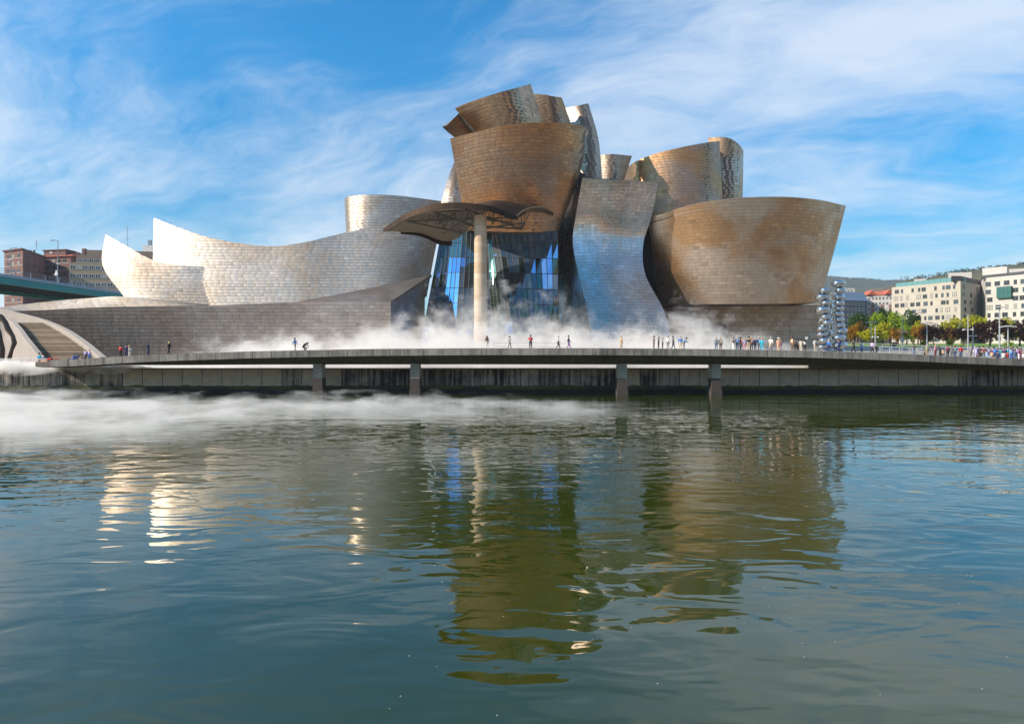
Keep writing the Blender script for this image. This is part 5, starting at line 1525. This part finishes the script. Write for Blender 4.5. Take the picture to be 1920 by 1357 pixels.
crowd = [(1738, 86, 'stand', 'green', 'khaki', 'stout person in pale green shirt and khaki trousers at the left end of the crowd', dict(hair='grey')),
 (1734, 96, 'stand', 'black', 'black', 'person in black behind the pale green shirt', {}),
 (1746, 97, 'stand', 'maroon', 'denim', 'person in maroon behind the pale green shirt', {}),
 (1754, 87, 'stand', 'pink', 'maroon', 'person in bright pink beside the pale green shirt', dict(hair='blond')),
 (1763, 88, 'lean', 'black', 'black', 'person in black leaning forward left of the dark red top', {}),
 (1769, 91, 'sit', 'peach', 'black', 'seated person in peach among the dark tops', {}),
 (1777, 93, 'stand', 'maroon', 'black', 'person in dark red top in the left part of the crowd', {}),
 (1785, 87, 'lean', 'dgrey', 'dgrey', 'person in charcoal bending over the parapet in the crowd', dict(hair='brown')),
 (1790, 91, 'stand', 'white', 'denim', 'person in white top and jeans left of the bright red top', dict(hair='dark')),
 (1792, 99, 'stand', 'teal', 'denim', 'person in teal standing behind the white top', {}),
 (1801.5, 88, 'stand', 'red', 'denim', 'person in bright red top and jeans in the crowd', {}),
 (1820, 89, 'stand', 'grey', 'grey', 'white-haired person in grey between the red top and the dense crowd', dict(hair='grey')),
 (1831, 88, 'lean', 'lilac', 'lilac', 'person in lilac leaning at the left edge of the dense crowd', dict(hair='grey')),
 (1836, 93, 'stand', 'navy', 'black', 'person in navy behind the lilac one', {}),
 (1838, 85.5, 'sit', 'black', 'black', 'seated person in black before the lilac one', {}),
 (1844, 91, 'stand', 'maroon', 'dgrey', 'tall person in maroon in the dense crowd', dict(sc=1.06)),
 (1850.5, 86, 'sit', 'sky', 'sky', 'seated person in light blue below the tall maroon one', {}),
 (1854, 91, 'stand', 'lilac', 'navy', 'person in lilac and navy right of the tall maroon one', {}),
 (1859.5, 86, 'sit', 'peach', 'black', 'seated bare-armed person in peach right of the light blue one', {}),
 (1863, 94, 'stand', 'pink', 'denim', 'person in pink standing behind two bright blue tops', {}),
 (1865, 89, 'lean', 'blue', 'navy', 'person in bright blue bending left in the dense crowd', {}),
 (1871, 86, 'sit', 'navy', 'navy', 'seated person in navy at the front of the dense crowd', {}),
 (1872, 92, 'stand', 'blue', 'black', 'upright person in bright blue left of the teal top', {}),
 (1877, 91, 'stand', 'teal', 'denim', 'person in teal in the dense crowd', {}),
 (1881, 86, 'sit', 'white', 'white', 'seated person in white at the front of the dense crowd', {}),
 (1883, 92, 'stand', 'purple', 'grey', 'person in purple right of the teal top', {}),
 (1887, 97, 'stand', 'black', 'black', 'person in black at the back under the tall lamp', {}),
 (1889, 87, 'sit', 'red', 'maroon', 'seated person in red near the right edge', {}),
 (1890, 96, 'stand', 'cyan', 'denim', 'person in cyan at the back under the wing-plated lamp', {}),
 (1896, 88, 'stand', 'sky', 'blue', 'person in light blue right of the seated red top', {}),
 (1899, 94, 'stand', 'navy', 'navy', 'person in navy behind the light blue top near the right edge', {}),
 (1903, 85.5, 'stand', 'denim', 'denim', 'person in dark denim close to the parapet near the right edge', dict(sc=.9)),
 (1910, 87, 'stand', 'purple', 'white', 'person in purple and white near the right edge', {}),
 (1914, 92, 'stand', 'maroon', 'maroon', 'person in maroon at the right edge', {}),
 (1918, 86, 'sit', 'white', 'beige', 'seated person in white cut by the right edge', dict(hair='grey')),
 (1826, 99, 'stand', 'white', 'grey', 'person in white by the bench behind the lilac one', {}),
 (1907, 97, 'stand', 'lilac', 'black', 'person in lilac at the back near the right edge', {})]
for px_, D, pose, top, leg, lab, kw in crowd:
    on_prom(px_, max(D, 87.5), PR.choice([AWAY, AWAY, R(150), R(-150), R(60)]), pose, top, leg, lab, group=GC, **kw)
# left, at the foot of the stairs
GS = 'people at the foot of the stairs'
on_plaza(74, 87.4, 3.35, AWAY, 'stand', 'cyan', 'navy', 'person in turquoise beside the orange cart', group=GS, sc=1.02)
on_plaza(79.5, 88.0, 3.35, AWAY, 'stand', 'white', 'dgrey', 'dark-haired person in white beside the orange cart', group=GS)
on_plaza(139, 88.6, 3.9, L_, 'sit', 'blue', 'blue', 'small child in bright blue seated at the foot of the stairs', group=GS, sc=.85)
on_plaza(144, 88.9, 3.9, L_, 'sit', 'sky', 'navy', 'child in light blue seated beside the bright blue one', group=GS, sc=.9)
on_plaza(149, 88.6, 3.9, R(-120), 'sit', 'navy', 'navy', 'child in navy seated third on the lowest stair', group=GS, sc=.85)
on_plaza(153, 88.4, 3.9, R(-120), 'sit', 'peach', 'beige', 'small child in peach seated right of the navy one', group=GS, sc=.8)
on_plaza(160.5, 88.7, 3.9, R(170), 'stand', 'lilac', 'dgrey', 'fair-haired person in pale lilac standing right of the seated children', hair='grey', group=GS)
on_plaza(168, 88.7, 3.9, R(170), 'stand', 'lilac', 'blue', 'person in lilac and blue next to the parapet foot', hair='blond', group=GS)
p = P(90, 686, 87.3); ct = thing('pedal_cart', 'orange and red cart with dark wheels at the foot of the stairs', 'cart', p)
for i, (dx, dz, s_, m_) in enumerate(((-.5, .55, (.9, .5, .28), cmat('peach')), (.25, .75, (.45, .4, .3), cmat('red')))):
    b = MB(); b.prism([(p.x + dx - s_[0] / 2, p.y - s_[1] / 2), (p.x + dx + s_[0] / 2, p.y - s_[1] / 2), (p.x + dx + s_[0] * .4, p.y + s_[1] / 2), (p.x + dx - s_[0] * .4, p.y + s_[1] / 2)], p.z + dz, p.z + dz + s_[2]); b.build(('cart_body', 'cart_hood')[i], m_, ct)
for dx in (-.75, .35, .95):
    b = MB(); b.tube([(p.x + dx, p.y - .06, p.z + .33), (p.x + dx, p.y + .06, p.z + .33)], .32, 14); b.build('wheel', cmat('black'), ct)
b = MB(); b.tube([(p.x + .3, p.y, p.z + .7), (p.x + .9, p.y, p.z + .95), (p.x + 1.4, p.y, p.z + .9)], .04, 5); b.build('handlebar', cmat('red'), ct)
# ------------------------------------------------------------------ drifting fog over the pool and the river
def mist(name, lo, hi, build, aniso=0.2, col=(1.0, 0.97, 0.93)):
    m = bpy.data.materials.new(name); m.use_nodes = True; k = NT(m.node_tree); k.n.clear()
    pos = k.node('ShaderNodeNewGeometry').outputs['Position']
    dens = build(k, pos)
    v = k.node('ShaderNodeVolumePrincipled')
    v.inputs['Color'].default_value = (*col, 1); v.inputs['Anisotropy'].default_value = aniso
    k.l.new(dens, v.inputs['Density'])
    o_ = k.node('ShaderNodeOutputMaterial'); k.l.new(v.outputs[0], o_.inputs['Volume'])
    b = MB(); b.box(lo, hi); o = b.build(name, m); o['kind'] = 'stuff'
    return o
def curve_x(k, x, pts, x0, x1):
    return k.ramp(k.mapr(x, x0, x1), [((p - x0) / (x1 - x0), (v, v, v)) for p, v in pts])
def pool_fog(k, pos):
    s = k.node('ShaderNodeSeparateXYZ', ins={0: pos})
    # height of the fog top along the bank, in tens of metres
    hx = curve_x(k, s.outputs[0], [(-62, .05), (-50, .10), (-40, .26), (-22, .40), (-12, .62), (-3, .74), (6, .62), (14, .32), (19, .42), (24, .58), (30, .46), (40, .24), (50, .0)], -62, 52)
    h = k.math('MULTIPLY', hx, 11.0)
    n1 = k.noise(k.mapping(pos, scale=(.13, .16, .20)), 1.0, 6.0, .66, .8)
    n2 = k.noise(k.mapping(pos, loc=(7, 3, 1), scale=(.4, .4, .5)), 1.0, 4.0, .65)
    n = k.math('ADD', k.math('MULTIPLY', n1, .64), k.math('MULTIPLY', n2, .36))
    zr = k.math('DIVIDE', k.math('SUBTRACT', s.outputs[2], 3.0), k.math('MAXIMUM', h, .05))
    f = k.math('SUBTRACT', k.math('ADD', 0.64, k.math('MULTIPLY', k.math('SUBTRACT', n, .5), 6.0)), k.math('MULTIPLY', zr, .72))
    return k.math('MULTIPLY', k.mapr(f, 0.0, 0.55, 0.0, 1.0, True), FOG_POOL)
FOG_POOL = 0.28
mist('fog_over_pool', (-62, 88.5, 3.05), (52, 119.0, 15.0), pool_fog)
def river_fog(k, pos):
    s = k.node('ShaderNodeSeparateXYZ', ins={0: pos})
    hx = curve_x(k, s.outputs[0], [(-80, 1.0), (-45, .95), (-25, .8), (-10, .62), (2, .55), (12, .25), (20, 0.0)], -80, 20)
    yd = k.math('MULTIPLY', k.mapr(s.outputs[1], 32, 44, 0.0, 1.0, True), k.mapr(s.outputs[1], 62, 74, 1.0, 0.0, True))
    # nearer the eye the bank of fog only lies on the left
    lf = k.math('ADD', k.mapr(s.outputs[1], 48, 60, 0.0, 1.0, True), k.mapr(s.outputs[0], -34, -8, 1.0, 0.0, True), clamp=True)
    n1 = k.noise(k.mapping(pos, scale=(.12, .10, .6)), 1.0, 6.0, .66, .7)
    n2 = k.noise(k.mapping(pos, loc=(2, 9, 1), scale=(.5, .35, 1.2)), 1.0, 4.0, .62)
    n = k.math('ADD', k.math('MULTIPLY', n1, .64), k.math('MULTIPLY', n2, .36))
    amp = k.math('MULTIPLY', k.math('MULTIPLY', hx, yd), lf)
    zr = k.math('DIVIDE', s.outputs[2], k.math('MAXIMUM', k.math('MULTIPLY', amp, 1.5), .02))
    f = k.math('SUBTRACT', k.math('ADD', 0.55, k.math('MULTIPLY', k.math('SUBTRACT', n, .5), 7.5)), k.math('MULTIPLY', zr, .7))
    return k.math('MULTIPLY', k.math('MULTIPLY', k.mapr(f, 0.0, 0.6, 0.0, 1.0, True), amp), FOG_RIVER)
FOG_RIVER = 0.42
mist('fog_over_river', (-80, 34, 0.03), (20, 84.5, 2.9), river_fog)
def quay_fog(k, pos):
    s = k.node('ShaderNodeSeparateXYZ', ins={0: pos})
    n1 = k.noise(k.mapping(pos, scale=(.35, .5, .7)), 1.0, 4.0, .6, .4)
    hx = k.math('MULTIPLY', k.mapr(s.outputs[0], -49, -45.5, 1.0, 0.0, True), 1.0)
    zr = k.math('DIVIDE', k.math('ABSOLUTE', k.math('SUBTRACT', s.outputs[2], 3.25)), k.math('MAXIMUM', hx, .02))
    f = k.math('SUBTRACT', k.math('ADD', 0.72, k.math('MULTIPLY', k.math('SUBTRACT', n1, .5), 5.0)), k.math('MULTIPLY', zr, 1.15))
    return k.math('MULTIPLY', k.mapr(f, 0.0, 0.5, 0.0, 1.0, True), 1.5)
mist('fog_over_quay', (-75, 84.6, 2.2), (-45, 86.6, 4.6), quay_fog)

HAZE = 0.00010
# thin air over the valley: far hills fade to blue
m = bpy.data.materials.new('valley haze'); m.use_nodes = True; k = NT(m.node_tree); k.n.clear()
v = k.node('ShaderNodeVolumePrincipled'); v.inputs['Color'].default_value = (0.80, 0.88, 1.0, 1); v.inputs['Density'].default_value = HAZE; v.inputs['Anisotropy'].default_value = 0.1
k.node('ShaderNodeOutputMaterial', ins={'Volume': v.outputs[0]})
b = MB(); b.box((-2950, -800, -2.6), (2950, 3600, 340)); o = b.build('haze', m); o['kind'] = 'stuff'
